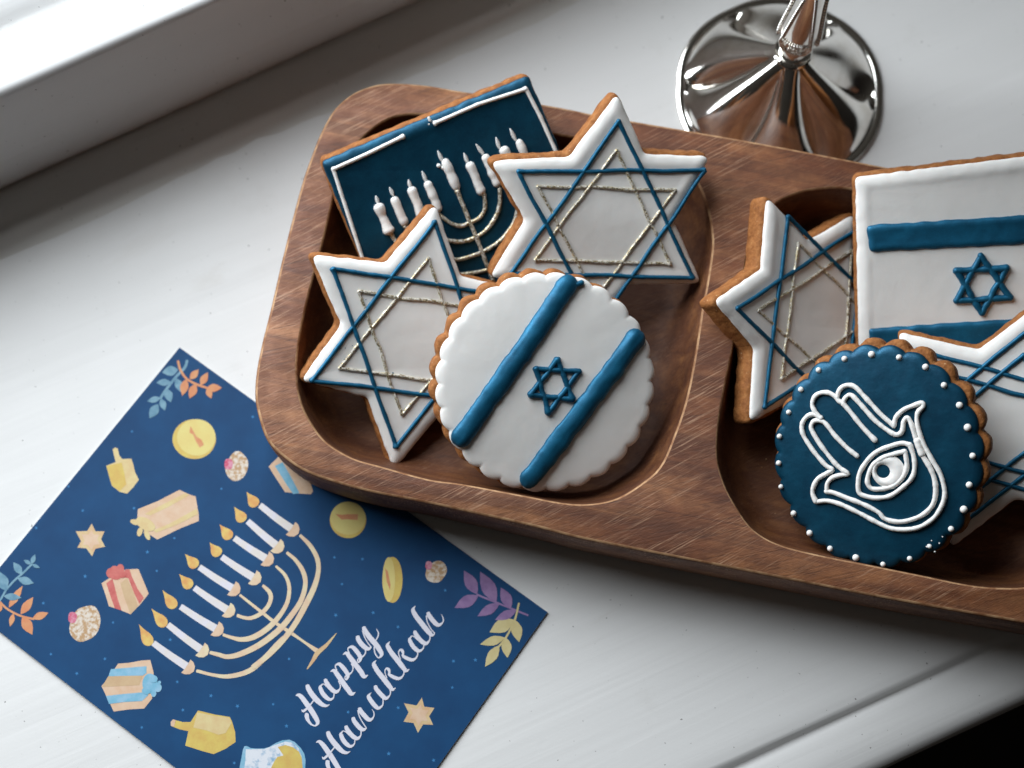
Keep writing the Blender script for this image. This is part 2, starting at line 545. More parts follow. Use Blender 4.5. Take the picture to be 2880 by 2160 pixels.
# the low bead of old paint on the sill in front of the rail
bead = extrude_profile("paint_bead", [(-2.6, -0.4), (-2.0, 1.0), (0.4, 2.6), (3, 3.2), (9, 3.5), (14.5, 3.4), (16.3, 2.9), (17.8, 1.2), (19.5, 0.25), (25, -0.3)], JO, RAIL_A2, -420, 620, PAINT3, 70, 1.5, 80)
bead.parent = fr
# floor of the room below the sill, its unlit dark put into the colour
FL = m_print("dark_room_floor", (0.012, 0.010, 0.009), (0.008, 0.007, 0.006), 4)
structure(obj("floor", [(-3000, -3000, -800), (3000, -3000, -800), (3000, 3000, -800), (-3000, 3000, -800)], [(0, 1, 2, 3)], FL, smooth=False))

# ------------------------------------------------------------------ wooden tray
RIM = 28.0
def wl(pts, z):
    return [((at(u, v, z).x) / MM, (at(u, v, z).y) / MM) for u, v in pts]
outer_px = [(717, 1120), (720, 1050), (735, 970), (760, 870), (790, 740), (820, 620), (850, 510), (878, 430), (905, 365), (940, 305), (990, 262), (1050, 238), (1107, 232), (1198, 238), (1300, 255), (1558, 297), (1667, 319), (1800, 342), (2125, 398), (2487, 467), (2800, 527), (3120, 590), (3240, 625), (3310, 690), (3335, 790), (3310, 950), (3270, 1150), (3240, 1400), (3210, 1580), (3160, 1700), (3090, 1755), (2990, 1770), (2880, 1753), (2478, 1682), (2080, 1604), (1662, 1522), (1500, 1482), (1206, 1417), (1025, 1381), (873, 1334), (801, 1290), (755, 1245), (732, 1190)]
in1_px = [(928, 594), (945, 520), (965, 465), (1000, 410), (1039, 369), (1090, 335), (1143, 322), (1230, 325), (1400, 350), (1585, 381), (1750, 408), (1850, 430), (1935, 478), (1967, 523), (1989, 580), (2003, 652), (2003, 706), (1989, 800), (1976, 865), (1957, 991), (1932, 1118), (1903, 1208), (1860, 1308), (1806, 1359), (1734, 1402), (1662, 1417), (1589, 1415), (1481, 1395), (1300, 1361), (1206, 1348), (1062, 1309), (989, 1287), (917, 1243), (873, 1186), (845, 1124), (834, 1037), (845, 934), (873, 807), (902, 702)]
in2_px = [(2185, 569), (2251, 540), (2313, 530), (2397, 532), (2700, 588), (2960, 640), (3080, 685), (3140, 740), (3170, 820), (3165, 900), (3130, 1150), (3085, 1400), (3045, 1530), (2985, 1605), (2905, 1647), (2821, 1653), (2731, 1646), (2586, 1617), (2442, 1588), (2297, 1559), (2188, 1530), (2116, 1487), (2070, 1424), (2038, 1363), (2018, 1290), (2020, 1200), (2035, 1104), (2062, 971), (2075, 880), (2093, 760), (2110, 680), (2140, 615)]
OUT = ccw(resample(catmull(wl(outer_px, RIM), True, 2), 2.0))
IN = [ccw(resample(catmull(wl(p, RIM), True, 2), 2.0)) for p in (in1_px, in2_px)]
tray = thing("wooden_tray", "reddish brown wooden tray with two rounded hollows full of iced cookies", "tray")
def ring(P, d, z):
    N = normals2(P)
    return [(p[0] - m[0] * d, p[1] - m[1] * d, z) for p, m in zip(P, N)]
def build_tray():
    b = MB()
    rings = [ring(OUT, 6.0, 0.8), ring(OUT, 2.6, 1.1), ring(OUT, 1.2, 3.0), ring(OUT, 0.4, 10), ring(OUT, 0.0, 20), ring(OUT, 0.0, RIM - 1.0), ring(OUT, 0.25, RIM - 0.35), ring(OUT, 0.9, RIM)]
    n = len(OUT); V = []; F = []
    for r in rings: V += r
    for k in range(len(rings) - 1):
        for i in range(n):
            j = (i + 1) % n
            F.append((k * n + i, k * n + j, (k + 1) * n + j, (k + 1) * n + i))
    F.append(tuple(range(n))[::-1])
    loops = [[Vector(p) for p in rings[-1]]]; idx = list(range((len(rings) - 1) * n, len(rings) * n))
    for P in IN:
        r = ring(P, -0.5, RIM)
        loops.append([Vector(p) for p in r][::-1])
        idx += list(range(len(V), len(V) + len(r)))[::-1]
        V += r
    for t in tessellate_polygon(loops): F.append(tuple(idx[q] for q in t))
    o = obj("body", V, F, WOOD_RIM, tray, sharp=50)
    o.data.materials.append(WOOD_EDGE)
    for p in o.data.polygons:
        if abs(p.center.z / MM - (RIM - 0.18)) < 0.14 and len(p.vertices) == 4: p.material_index = 1
    for P in IN:
        prof = [(-0.5, RIM), (-0.15, RIM - 0.2), (0.1, RIM - 0.8), (0.7, 24.5), (1.6, 21), (3.0, 17), (5.0, 13.2), (7.5, 10.3), (10, 8.6), (13, 7.6)]
        V, F = loft(P, prof, True)
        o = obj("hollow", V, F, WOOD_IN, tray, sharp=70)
        o.data.materials.append(WOOD_EDGE)
        for p in o.data.polygons:
            if p.center.z / MM > RIM - 0.6: p.material_index = 1
build_tray()

# ------------------------------------------------------------------ cookies
def star_points(t):
    """six tips -> twelve corners"""
    c = (sum(p[0] for p in t) / 6, sum(p[1] for p in t) / 6)
    out = []
    for i in range(6):
        a, b = t[i], t[(i + 1) % 6]
        out.append(a)
        out.append((c[0] + (a[0] + b[0] - 2 * c[0]) * 0.345, c[1] + (a[1] + b[1] - 2 * c[1]) * 0.345))
    return out

ICE_PROF = [(-0.05, -0.15), (-0.25, 0.2), (-0.22, 0.55), (0.05, 0.95), (0.5, 1.28), (1.1, 1.55), (1.8, 1.78), (2.5, 1.90), (3.2, 1.88), (4.0, 1.76), (4.9, 1.64)]
ICE_TOP = 1.62
BIS_T = 7.2
def biscuit(P, parent, seed):
    prof = [(1.6, -BIS_T), (0.5, -BIS_T + 0.3), (0.0, -BIS_T + 1.2), (-0.05, -3.5), (0.0, -1.3), (0.35, -0.4), (1.2, 0.02), (2.2, 0.05)]
    P = resample(P, 0.55)
    P = [(p[0] + 0.35 * nz(p[0] * 0.25 + seed, p[1] * 0.25), p[1] + 0.35 * nz(p[0] * 0.25, p[1] * 0.25 + seed)) for p in P]
    V, F = loft(P, prof, True, True, seed, 0.22)
    return obj("biscuit", V, F, BISCUIT, parent, sharp=75)

def densify(P, m):
    out = []
    n = len(P)
    for i in range(n):
        a, b = P[i], P[(i + 1) % n]
        k = m[i]
        for j in range(k):
            t = j / k
            out.append((a[0] + (b[0] - a[0]) * t, a[1] + (b[1] - a[1]) * t))
    return out

def rings_mesh(R, zs, seed, wob, zn):
    n = len(R[0]); V = []; F = []
    for kk, (P, z) in enumerate(zip(R, zs)):
        if kk >= len(R) - 2: zn = 0.0
        for p in P:
            V.append((p[0] + wob * nz(p[0] * 0.3 + seed, p[1] * 0.3) + 0.3 * wob * nz(p[0] * 1.1, p[1] * 1.1 + seed),
                      p[1] + wob * nz(p[0] * 0.3, p[1] * 0.3 + seed), z + zn * nz(p[0] * 0.16 + seed, p[1] * 0.16, z * 0.3)))
    for k in range(len(R) - 1):
        for i in range(n):
            j = (i + 1) % n
            F.append((k * n + i, k * n + j, (k + 1) * n + j, (k + 1) * n + i))
    b0 = (len(R) - 1) * n
    for t in tessellate_polygon([[Vector((V[b0 + i][0], V[b0 + i][1], 0)) for i in range(n)]]):
        F.append(tuple(b0 + q for q in t))
    return V, F

def icing(corners, mat, parent, seed, wob=0.25, rc=1.7, rn=2.6, prof=None, name="icing", zn=0.12):
    """flooded icing inside a polygon: a puffed border and a flat middle"""
    prof = prof or ICE_PROF
    base = rounded(corners, rc, rn)
    m = [max(1, int(math.hypot(b[0] - a[0], b[1] - a[1]) / 0.6)) for a, b in zip(base, base[1:] + base[:1])]
    R = [densify(rounded(offset_poly(corners, -d), max(0.35, rc - 0.35 * max(0, d)), rn + 0.5 * max(0, d)), m) for d, z in prof]
    V, F = rings_mesh(R, [z for d, z in prof], seed, wob, zn)
    return obj(name, V, F, mat, parent, sharp=80)

def icing_round(fn, mat, parent, seed, wob=0.15, zn=0.12):
    pr = ICE_PROF[:8] + [(3.6, 2.02), (6, 2.30), (10, 2.68), (15, 3.02), (21, 3.28), (27, 3.42), (32, 3.46)]
    R = [fn(d) for d, z in pr]
    V, F = rings_mesh(R, [z for d, z in pr], seed, wob, zn)
    return obj("icing", V, F, mat, parent, sharp=80)

def dome_z(x, y, R):
    d = R - math.hypot(x, y)
    pr = [(0, 0.8), (2.5, 1.82), (3.6, 2.02), (6, 2.30), (10, 2.68), (15, 3.02), (21, 3.28), (27, 3.42), (40, 3.46)]
    if d <= 0: return 0.8
    for (a, za), (b, zb) in zip(pr, pr[1:]):
        if a <= d <= b: return za + (zb - za) * (d - a) / (b - a)
    return 3.46
def lines(segs, r, mat, parent, name, seed, z=ICE_TOP, ends=1.25, wob=0.10, lift=0.4, R=0):
    b = MB()
    for i, s in enumerate(segs):
        if len(s) == 2:
            (ax, ay), (bx_, by_) = s
            L_ = math.hypot(bx_ - ax, by_ - ay); tx, ty = (bx_ - ax) / L_, (by_ - ay) / L_
            o0, o1 = 0.5 * nz(seed * 3.7, i * 2.9) * r, 0.5 * nz(seed * 1.9, i * 5.3) * r
            ax, ay, bx_, by_ = ax - tx * o0, ay - ty * o0, bx_ + tx * o1, by_ + ty * o1
            w_ = min(0.35, L_ * 0.012)
            s = [(ax + (bx_ - ax) * q / 24 - ty * w_ * 2 * nz(q * 0.16 + seed * 5, i * 7.7 + seed) * math.sin(math.pi * q / 24),
                  ay + (by_ - ay) * q / 24 + tx * w_ * 2 * nz(q * 0.16 + seed * 5, i * 7.7 + seed) * math.sin(math.pi * q / 24)) for q in range(25)]
        V, F = capsule(s, r, z + 0.03 * i, lift, 10, wob, seed + i * 3.1, max(1.0, ends * (1 + 0.45 * nz(seed * 2.3 + i * 4.1, 6.6))))
        if R: V = [(x, y, q + dome_z(x, y, R) - ICE_TOP) for x, y, q in V]
        b.add(V, F)
    return b.build(name, mat, parent)

def tri(a, b, c): return [(a, b), (b, c), (c, a)]

def star_cookie(label, fr_, tips, blue, gold, seed, shift=(0, 0), g=1.7, rb=0.67, rg=0.49):
    t = thing("star_cookie", label, "cookie", fr_.M, "star shaped iced cookies")
    T = fr_.locs(tips)
    S = star_points(T)
    S = [(p[0] + 0.8 * nz(seed + i * 3.3, 1.2), p[1] + 0.8 * nz(seed + i * 3.3, 7.9)) for i, p in enumerate(S)]
    icing(S, WHITE, t, seed)
    B = [(p[0] + shift[0], p[1] + shift[1]) for p in offset_poly(S, g)]
    biscuit(rounded(B, 2.4, 3.2), t, seed)
    for i, q in enumerate(blue):
        q = fr_.locs(q)
        lines(tri(*q) if len(q) == 3 else [q], rb, BLUE, t, "blue_piping", seed + i, wob=0.09)
    for i, q in enumerate(gold):
        q = fr_.locs(q)
        lines(tri(*q), rg, GLIT, t, "gold_piping", seed + 5 + i, wob=0.16)
    return t

# star at the back right of the first hollow
FB = Frame(1683, 616, 35, 11.0, -9.0)
star_cookie("white star cookie with blue and gold triangles, overlapping the menorah cookie and back rim", FB,
            B1([(1262, 190), (1975, 670), (1905, 1640), (969, 2110), (280, 1590), (295, 700)]),
            [B1([(1262, 385), (430, 1565), (1840, 1600)]), B1([(485, 775), (1930, 765), (1104, 1975)])],
            [B1([(1245, 610), (615, 1460), (1660, 1490)]), B1([(635, 890), (1700, 920), (1091, 1747)])], 11.3, (-0.5, 0.5), 0.75)
# star at the left of the first hollow
FC = Frame(1150, 945, 26, 8.0, -5.0)
star_cookie("white star cookie with blue and gold triangles, leaning on the left rim of the tray", FC,
            C1([(1435, 215), (2139, 890), (2064, 1870), (1120, 2256), (415, 1575), (490, 600)]),
            [C1([(1440, 345), (485, 1575), (1926, 1747)]), C1([(650, 705), (2029, 920), (1140, 2086)])],
            [C1([(1390, 625), (700, 1475), (1712, 1610)]), C1([(850, 880), (1865, 1029), (1185, 1836)])], 23.7, (-0.6, 0.4), 0.75)
# star on the divider
FE = Frame(2253, 896, 22, 38.0, 4.0)
star_cookie("white star cookie tilted on the divider of the tray beside the flag cookie", FE,
            E1([(465, 185), (115, 885), (354, 1700), (943, 1815), (1293, 1115), (1054, 300)]),
            [E1([(590, 315), (430, 1600), (1305, 1025)]), E1([(245, 935), (960, 1645), (1120, 360)])],
            [E1([(660, 495), (545, 1410), (1150, 1010)]), E1([(390, 945), (960, 1470), (1020, 545)])], 37.1, (0.2, 0.0), 1.3)
# star at the right edge, under the hamsa cookie
FH = Frame(2806, 1193, 28, 2.0, -6.0)
star_cookie("white star cookie with blue lines only, half hidden behind the blue round cookie", FH,
            [(2527, 938), (2935, 849), (3214, 1104), (3085, 1448), (2677, 1537), (2398, 1282)],
            [[(2806 + (x - 2806) * k, 1193 + (y - 1193) * k) for x, y in t_] for k in (0.82, 0.57)
             for t_ in ([(2527, 938), (3214, 1120), (2677, 1537)], [(2935, 849), (3085, 1460), (2398, 1290)])],
            [], 41.9, (0.0, 0.4), 0.8)

def round_cookie(label, fr_, c, rpx, n, mat, seed, shift, g, amp=0.75):
    t = thing("round_cookie", label, "cookie", fr_.M, "round scalloped iced cookies")
    C = fr_.loc(c)
    R = Vector(fr_.loc((c[0] + rpx[0], c[1]))).xy.length if False else (fr_.loc((c[0] + rpx[0], c[1]))[0] - C[0])
    Ry = abs(fr_.loc((c[0], c[1] - rpx[1]))[1] - C[1])
    def scal(R1, R2, a, cx, cy, ph):
        P = []
        m = n * 14
        for i in range(m):
            th = 2 * math.pi * i / m
            b = abs(math.sin(n * (th + ph) / 2)) ** 0.75
            k = 1 + (b - 0.72) * a / R1
            k += 0.006 * nz(math.cos(th) * 2 + seed, math.sin(th) * 2)
            P.append((cx + math.cos(th) * R1 * k, cy + math.sin(th) * R2 * k))
        return P
    icing_round(lambda d: scal(R - d, Ry - d, amp * 1.5 * max(0.0, 1 - max(0, d) / 2.6), C[0], C[1], 0.0), mat, t, seed)
    biscuit(scal(R + g, Ry + g, amp * 2.3, C[0] + shift[0], C[1] + shift[1], 0.02), t, seed)
    return t

# round white cookie with two thick stripes
FD = Frame(1534, 1076, 31, 10.0, -5.0)
td = round_cookie("round white cookie with two thick blue stripes and a small blue star", FD, (1534, 1076), (301, 306), 28, WHITE, 3.3, (-1.0, 0.8), 0.5)
def stripe(a, b, hw, fr_, parent, seed, tail=None, name="blue_stripe"):
    A, Bq = fr_.loc(a), fr_.loc(b)
    L = math.hypot(Bq[0] - A[0], Bq[1] - A[1])
    V, F = capsule([A, Bq], hw, ICE_TOP, 0.02, 20, 0.06, seed, 1.0, 0.62)
    # grooves along the bar left by piping it in several passes
    dx, dy = (Bq[0] - A[0]) / L, (Bq[1] - A[1]) / L
    W = []
    for (x, y, z) in V:
        s = (x - A[0]) * dx + (y - A[1]) * dy
        q = -(x - A[0]) * dy + (y - A[1]) * dx
        z += 0.30 * nz(q * 0.9 + seed, s * 0.06, seed) + 0.16 * nz(q * 0.5, s * 0.30, seed + 3)
        e = 0.42 * nz(s * 0.22, math.copysign(3, q) + seed)
        W.append((x - dy * e, y + dx * e, z + dome_z(x, y, 35) - ICE_TOP))
    b = MB(); b.add(W, F)
    if tail: 
        V, F = capsule(fr_.locs(tail), 0.85, ICE_TOP, 0.4, 10, 0.1, seed); b.add([(x, y, z + dome_z(x, y, 35) - ICE_TOP) for x, y, z in V], F)
    return b.build(name, BLUE, parent)
stripe(D1((1143, 215)), D1((318, 1405)), 3.1, FD, td, 1.1, D1([(1170, 235), (1250, 205)]))
stripe(D1((1665, 640)), D1((845, 1725)), 3.2, FD, td, 5.4)
lines(tri(*FD.locs(D1([(1052, 800), (845, 1070), (1170, 1105)]))), 0.85, BLUE, td, "small_star", 2.2, ends=1.25, R=35)
lines(tri(*FD.locs(D1([(890, 870), (1220, 890), (985, 1210)]))), 0.85, BLUE, td, "small_star", 6.2, ends=1.25, R=35)

# round blue cookie with a hand and eye
FG = Frame(2467, 1283, 33, -10.0, -7.0)
tg = round_cookie("round dark blue cookie with a white piped hand and eye, ringed by dots", FG, (2467, 1283), (297, 310), 24, NAVY, 8.8, (0.9, 0.9), 0.9, 0.9)
dots = [(1035, 265, 27), (1248, 288, 24), (1453, 362, 24), (1597, 503, 24), (1717, 658, 24), (1780, 830, 26), (1820, 1050, 24), (1793, 1275, 24), (1750, 1465, 26), (1652, 1617, 24), (1485, 1752, 17), (1330, 1847, 22), (1122, 1892, 20), (913, 1840, 26), (713, 1770, 22), (555, 1650, 23), (430, 1497, 23), (332, 1290, 20), (316, 1107, 23), (322, 900, 23), (393, 713, 21), (487, 537, 23), (624, 386, 23), (825, 299, 23)]
for i, (x, y, r) in enumerate(dots):
    c = FG.loc(G1((x, y)))
    V, F = dome(c[0], c[1], dome_z(c[0], c[1], 34.5) - 0.2, r * 0.0402 * (1 + 0.2 * nz(i * 1.9, 3.3)), r * 0.042 * (1 + 0.4 * nz(i * 2.7, 8.1)), 14, 5, i * 1.3)
    obj("icing_dot", V, F, WHITE, tg)
hand = [
    [(610, 1400), (585, 1345), (590, 1290), (625, 1225), (690, 1185), (740, 1152), (690, 1120), (600, 1020), (520, 900), (500, 830), (510, 780), (550, 737), (600, 727), (650, 755)],
    [(640, 750), (600, 700), (580, 650), (600, 590), (650, 560), (710, 560), (760, 590), (790, 625), (825, 640)],
    [(775, 595), (785, 550), (820, 510), (870, 500), (920, 520), (980, 580), (1100, 710), (1215, 815)],
    [(1215, 812), (1230, 750), (1290, 690), (1360, 660), (1430, 637), (1440, 665), (1400, 710), (1395, 790), (1430, 920), (1500, 1060), (1570, 1180), (1600, 1280), (1605, 1360), (1580, 1440), (1520, 1530), (1430, 1590), (1330, 1615), (1200, 1610), (1100, 1570), (950, 1490), (800, 1420), (700, 1395), (612, 1402)],
    [(693, 1320), (700, 1260), (740, 1215), (800, 1195), (860, 1185), (800, 1140), (740, 1080), (640, 950), (580, 850), (575, 810), (600, 775), (650, 775), (690, 800), (760, 890), (850, 980), (930, 1045)],
    [(825, 640), (830, 610), (860, 580), (890, 580), (950, 640), (1080, 780), (1200, 870), (1250, 880), (1280, 850), (1290, 780), (1320, 750), (1350, 800), (1380, 900), (1410, 990), (1440, 1050), (1500, 1150), (1530, 1240), (1535, 1340), (1510, 1430), (1440, 1500), (1330, 1545), (1230, 1555), (1140, 1530), (1100, 1485), (1000, 1430), (860, 1375), (750, 1330), (692, 1320)],
    [(820, 640), (880, 710), (980, 830), (1070, 925)]]
for i, s in enumerate(hand):
    P = catmull(FG.locs(G1(s)), False, 0.5)
    lines([P], 0.72, WHITE, tg, "hand_outline", 20 + i * 2.3, ends=1.05, wob=0.11, R=35)
V, F = capsule(FG.locs(G1([(1395, 930), (1415, 990), (1430, 1030)])), 1.1, ICE_TOP, 0.3, 10, 0.1, 3.3)
obj("hand_outline", [(x, y, z + dome_z(x, y, 35) - ICE_TOP) for x, y, z in V], F, WHITE, tg)
eye = [
    [(1340, 962), (1280, 947), (1190, 970), (1090, 1010), (1020, 1070), (960, 1160), (940, 1240), (945, 1325), (990, 1355), (1080, 1370), (1180, 1355), (1270, 1300), (1350, 1220), (1375, 1140), (1370, 1060), (1342, 968)],
    [(1300, 1012), (1220, 1030), (1130, 1060), (1060, 1110), (1020, 1190), (1015, 1260), (1050, 1300), (1130, 1300), (1220, 1270), (1290, 1200), (1315, 1120), (1302, 1018)]]
for i, s in enumerate(eye):
    lines([catmull(FG.locs(G1(s)), False, 0.5)], 0.72, WHITE, tg, "eye_outline", 50 + i * 2.3, ends=1.05, wob=0.11, R=35)
def annulus(c0, r0, c1, r1, z, h, mat, parent, name):
    V = []; F = []; n = 40
    for k in range(7):
        t = k / 6
        e = h * math.sin(math.pi * min(1, 0.06 + t * 0.88)) ** 0.6
        for i in range(n):
            a = 2 * math.pi * i / n
            x = (c0[0] + math.cos(a) * r0) * (1 - t) + (c1[0] + math.cos(a) * r1) * t
            y = (c0[1] + math.sin(a) * r0) * (1 - t) + (c1[1] + math.sin(a) * r1) * t
            V.append((x, y, z - 0.2 + e + 0.12 * nz(x * 0.8, y * 0.8)))
    for k in range(6):
        for i in range(n):
            j = (i + 1) % n
            F.append((k * n + i, k * n + j, (k + 1) * n + j, (k + 1) * n + i))
    return obj(name, V, F, mat, parent)
annulus(FG.loc(G1((1172, 1165))), 4.9, FG.loc(G1((1132, 1165))), 2.0, 3.42, 1.1, WHITE, tg, "iris")

# rectangular cookies
def rect_cookie(label, fr_, corners, mat, seed, shift, g):
    t = thing("rectangular_cookie", label, "cookie", fr_.M, "rectangular iced cookies")
    P = fr_.locs(corners)
    icing(P, mat, t, seed, 0.3, 1.9, 1.9)
    B = [(p[0] + shift[0], p[1] + shift[1]) for p in offset_poly(P, g)]
    biscuit(rounded(B, 2.6, 2.6), t, seed)
    return t
FA = Frame(1300, 590, 27, 7.0, -6.0)
TL = Vector(A1((312, 1272))); TR = Vector(A1((1885, 618)))
ex = (TR - TL).normalized(); dn = Vector((-ex.y, ex.x))
hgt = 540
TL = TL - ex * 5 - dn * 8; TR = TR + ex * 6 - dn * 8
ta = rect_cookie("dark blue rectangular cookie with a white and gold menorah against the back rim", FA,
                 [tuple(TL), tuple(TR), tuple(TR + dn * hgt), tuple(TL + dn * hgt)], NAVY, 14.2, (-0.3, 0.4), 0.6)
lines([FA.locs(A1([(378, 1312), (490, 1655), (640, 2110), (760, 2460)]))], 0.62, WHITE, ta, "white_border", 1.0, wob=0.07)
lines([FA.locs(A1([(378, 1312), (640, 1195), (920, 1058)]))], 0.62, WHITE, ta, "white_border", 2.0, wob=0.07)
lines([FA.locs(A1([(1165, 957), (1500, 810), (1870, 690)]))], 0.62, WHITE, ta, "white_border", 3.0, wob=0.07)
lines([FA.locs(A1([(1870, 690), (1980, 900), (2095, 1155), (2280, 1560)]))], 0.62, WHITE, ta, "white_border", 4.0, wob=0.07)
V, F = capsule(FA.locs(A1([(1118, 915), (1128, 935)])), 0.45, ICE_TOP, 0.3, 8); obj("white_border", V, F, WHITE, ta)
candles = [(C1, (985, 140), (1003, 195), (1008, 225), (1085, 405)), (C1, (1093, 75), (1118, 130), (1130, 165), (1205, 340)),
           (C1, (1238, 15), (1253, 72), (1268, 100), (1335, 290)), (A1, (1068, 1332), (1098, 1405), (1112, 1430), (1188, 1612)),
           (A1, (1190, 1175), (1225, 1250), (1250, 1265), (1330, 1450)), (A1, (1392, 1192), (1420, 1262), (1440, 1285), (1522, 1480)),
           (A1, (1487, 1122), (1543, 1200), (1563, 1230), (1650, 1430)), (A1, (1641, 1070), (1665, 1148), (1702, 1160), (1770, 1320)),
           (A1, (1750, 1002), (1790, 1085), (1820, 1108), (1890, 1270))]
for i, (k, f0, f1, b0, b1) in enumerate(candles):
    c = lines([FA.locs(k([b0, b1]))], 1.36 if i != 4 else 1.5, WHITE, ta, "icing_candle", 60 + i * 4.7, ends=1.05, wob=0.14, lift=0.1)
    P = FA.locs(k([f0, f1]))
    b = MB(); pts = resample(P, 0.3, False); m = len(pts)
    for j, p in enumerate(pts):
        t_ = j / (m - 1)
        V, F = dome(p[0], p[1], ICE_TOP - 0.05, 0.16 + 0.52 * math.sin(math.pi * min(1, t_ * 0.72 + 0.08)) ** 1.3, 0.75, 9, 3, j)
        b.add(V, F)
    b.build("flame", WHITE, c)
b = MB()
for q in [(1195, 1285), (1230, 1300)]:
    p = FA.loc(A1(q)); V, F = dome(p[0], p[1], ICE_TOP, 0.7, 0.8); b.add(V, F)
b.build("icing_drip", WHITE, ta)
arms = [[(1615, 100), (1700, 310), (1780, 500), (1855, 700), (1920, 860)],
        [(1420, 230), (1480, 285), (1560, 345), (1640, 370), (1700, 350), (1780, 310), (1825, 250), (1830, 190), (1822, 125)],
        [(1400, 450), (1560, 485), (1650, 490), (1750, 460), (1850, 390), (1920, 280), (1945, 180), (1945, 85)],
        [(1450, 620), (1600, 630), (1700, 610), (1830, 560), (1950, 480), (2040, 370), (2075, 280), (2078, 200), (2060, 120)],
        [(1600, 745), (1700, 740), (1850, 710), (1980, 660)],
        [(1098, 425), (1140, 490), (1200, 560)], [(1208, 372), (1225, 385), (1260, 430)]]
for i, s in enumerate(arms):
    lines([catmull(FA.locs(C1(s)), False, 0.5)], 0.66, GLIT, ta, "gold_branch", 80 + i * 3.3, wob=0.14, z=ICE_TOP + (0.25 if i == 0 else 0))

FF = Frame(2700, 740, 35, 6.0, -8.0)
tf = rect_cookie("white rectangular flag cookie with two broad blue stripes, running out of frame", FF,
                 [(2408, 500), (3030, 424), (3052, 975), (2418, 1045)], WHITE, 33.0, (-0.5, 0.5), 0.6)
def band(corners, name, seed):
    P = FF.locs(corners)
    prof_ = [(-0.05, 1.4), (-0.12, 1.8), (0.1, 2.2), (0.5, 2.55), (1.1, 2.75), (2.0, 2.72), (2.8, 2.66)]
    o = icing(P, BLUE, tf, seed, 0.3, 1.2, 1.2, prof_, name, 0.15)
    return o
band(E1([(1143, 368), (2480, 280), (2490, 475), (1172, 542)]), "blue_stripe", 2.0)
band(E1([(1160, 1062), (2480, 975), (2490, 1170), (1175, 1240)]), "blue_stripe", 9.0)
lines(tri(*FF.locs(E1([(1915, 572), (1752, 872), (2112, 850)]))), 1.0, BLUE, tf, "small_star", 12.0, ends=1.15)
lines(tri(*FF.locs(E1([(1752, 672), (2088, 652), (1922, 955)]))), 1.0, BLUE, tf, "small_star", 15.0, ends=1.15)

# ------------------------------------------------------------------ greeting card
CZ = 0.75
card = thing("greeting_card", "dark blue greeting card printed with a menorah and white lettering, corner under the tray", "card")
corn = [(505, 977), (1540, 1722), (968, 2526), (-92, 1707)]
Pc = wl(corn, CZ)
CARD = m_print("card_blue_ink", (0.0055, 0.058, 0.160), (0.004, 0.044, 0.128), 60, 0.6)
EDGE = m_plain("card_paper_edge", (0.6, 0.6, 0.58), 0.7)
def flat(name, poly, mat, z, parent, pix=True):
    """flat print: ink lying on the card"""
    P = wl(poly, CZ) if pix else poly
    tri_ = tessellate_polygon([[Vector((p[0], p[1], 0)) for p in P]])
    F = []
    for t in tri_:
        a, b_, c = (Vector(P[i]) for i in t)
        F.append(tuple(t) if (b_ - a).cross(c - a) > 0 else tuple(t[::-1]))
    me = bpy.data.meshes.new(name)
    me.from_pydata([(p[0] * MM, p[1] * MM, (CZ + z) * MM) for p in P], [], F)
    me.materials.append(mat)
    o = bpy.data.objects.new(name, me); COL.objects.link(o); o.parent = parent
    return o
def joined(name, polys, mat, z, parent, pix=True, dz=0.014):
    V = []; F = []
    for k, poly in enumerate(polys):
        P = wl(poly, CZ) if pix else poly
        n0 = len(V)
        V += [(p[0], p[1], CZ + z + dz * (k % 8)) for p in P]
        for t in tessellate_polygon([[Vector((p[0], p[1], 0)) for p in P]]):
            a, b_, c = (Vector(P[i]) for i in t)
            t = tuple(t) if (b_ - a).cross(c - a) > 0 else tuple(t[::-1])
            F.append(tuple(n0 + q for q in t))
    me = bpy.data.meshes.new(name)
    me.from_pydata([(x * MM, y * MM, zz * MM) for x, y, zz in V], [], F)
    me.materials.append(mat)
    o = bpy.data.objects.new(name, me); COL.objects.link(o); o.parent = parent
    return o
nC = len(Pc)
Pc = ccw(Pc)
obj("card_sheet", [(p[0], p[1], 0.05) for p in Pc] + [(p[0], p[1], CZ - 0.02) for p in Pc],
    [(3, 2, 1, 0), (4, 5, 6, 7)] + [(i, (i + 1) % 4, 4 + (i + 1) % 4, 4 + i) for i in range(4)], EDGE, card, smooth=False)
flat("printed_ground", Pc, CARD, 0.0, card, False)

Z1, Z2, Z3 = 0.02, 0.055, 0.09
def ink(name, r, g, b, r2=None, scale=300, **k):
    m = lambda c: tuple(0.72 * x + 0.09 * sum(srgb(*c)) / 3 for x in srgb(*c))
    return m_print(name, m((r, g, b)), m(r2) if r2 else None, scale, **k)
I_GOLD = ink("ink_pale_gold", 232, 205, 150, (226, 178, 130))
I_CREAM = ink("ink_cream", 240, 222, 180, (238, 200, 165))
I_CANDLE = ink("ink_candle_white", 232, 228, 240, (236, 226, 214))
I_FLAME = ink("ink_flame_yellow", 240, 205, 105, (232, 160, 85), 420)
I_YEL = ink("ink_yellow", 232, 205, 95, (226, 184, 88), 330)
I_YEL2 = ink("ink_pale_yellow", 236, 214, 150, (230, 196, 135))
I_COIN = ink("ink_coin", 240, 222, 130, (238, 212, 120), 200)
I_ORANGE = ink("ink_orange", 232, 165, 110, (228, 140, 90))
I_PEACH = ink("ink_peach", 238, 204, 172, (232, 188, 150))
I_TAN = ink("ink_tan", 222, 188, 142, (214, 176, 132))
I_CORAL = ink("ink_coral", 226, 120, 110, (205, 90, 85), 350)
I_SKY = ink("ink_sky_blue", 150, 200, 228, (105, 185, 215), 350)
I_TEAL = ink("ink_leaf_blue", 130, 175, 195, (95, 145, 172), 420)
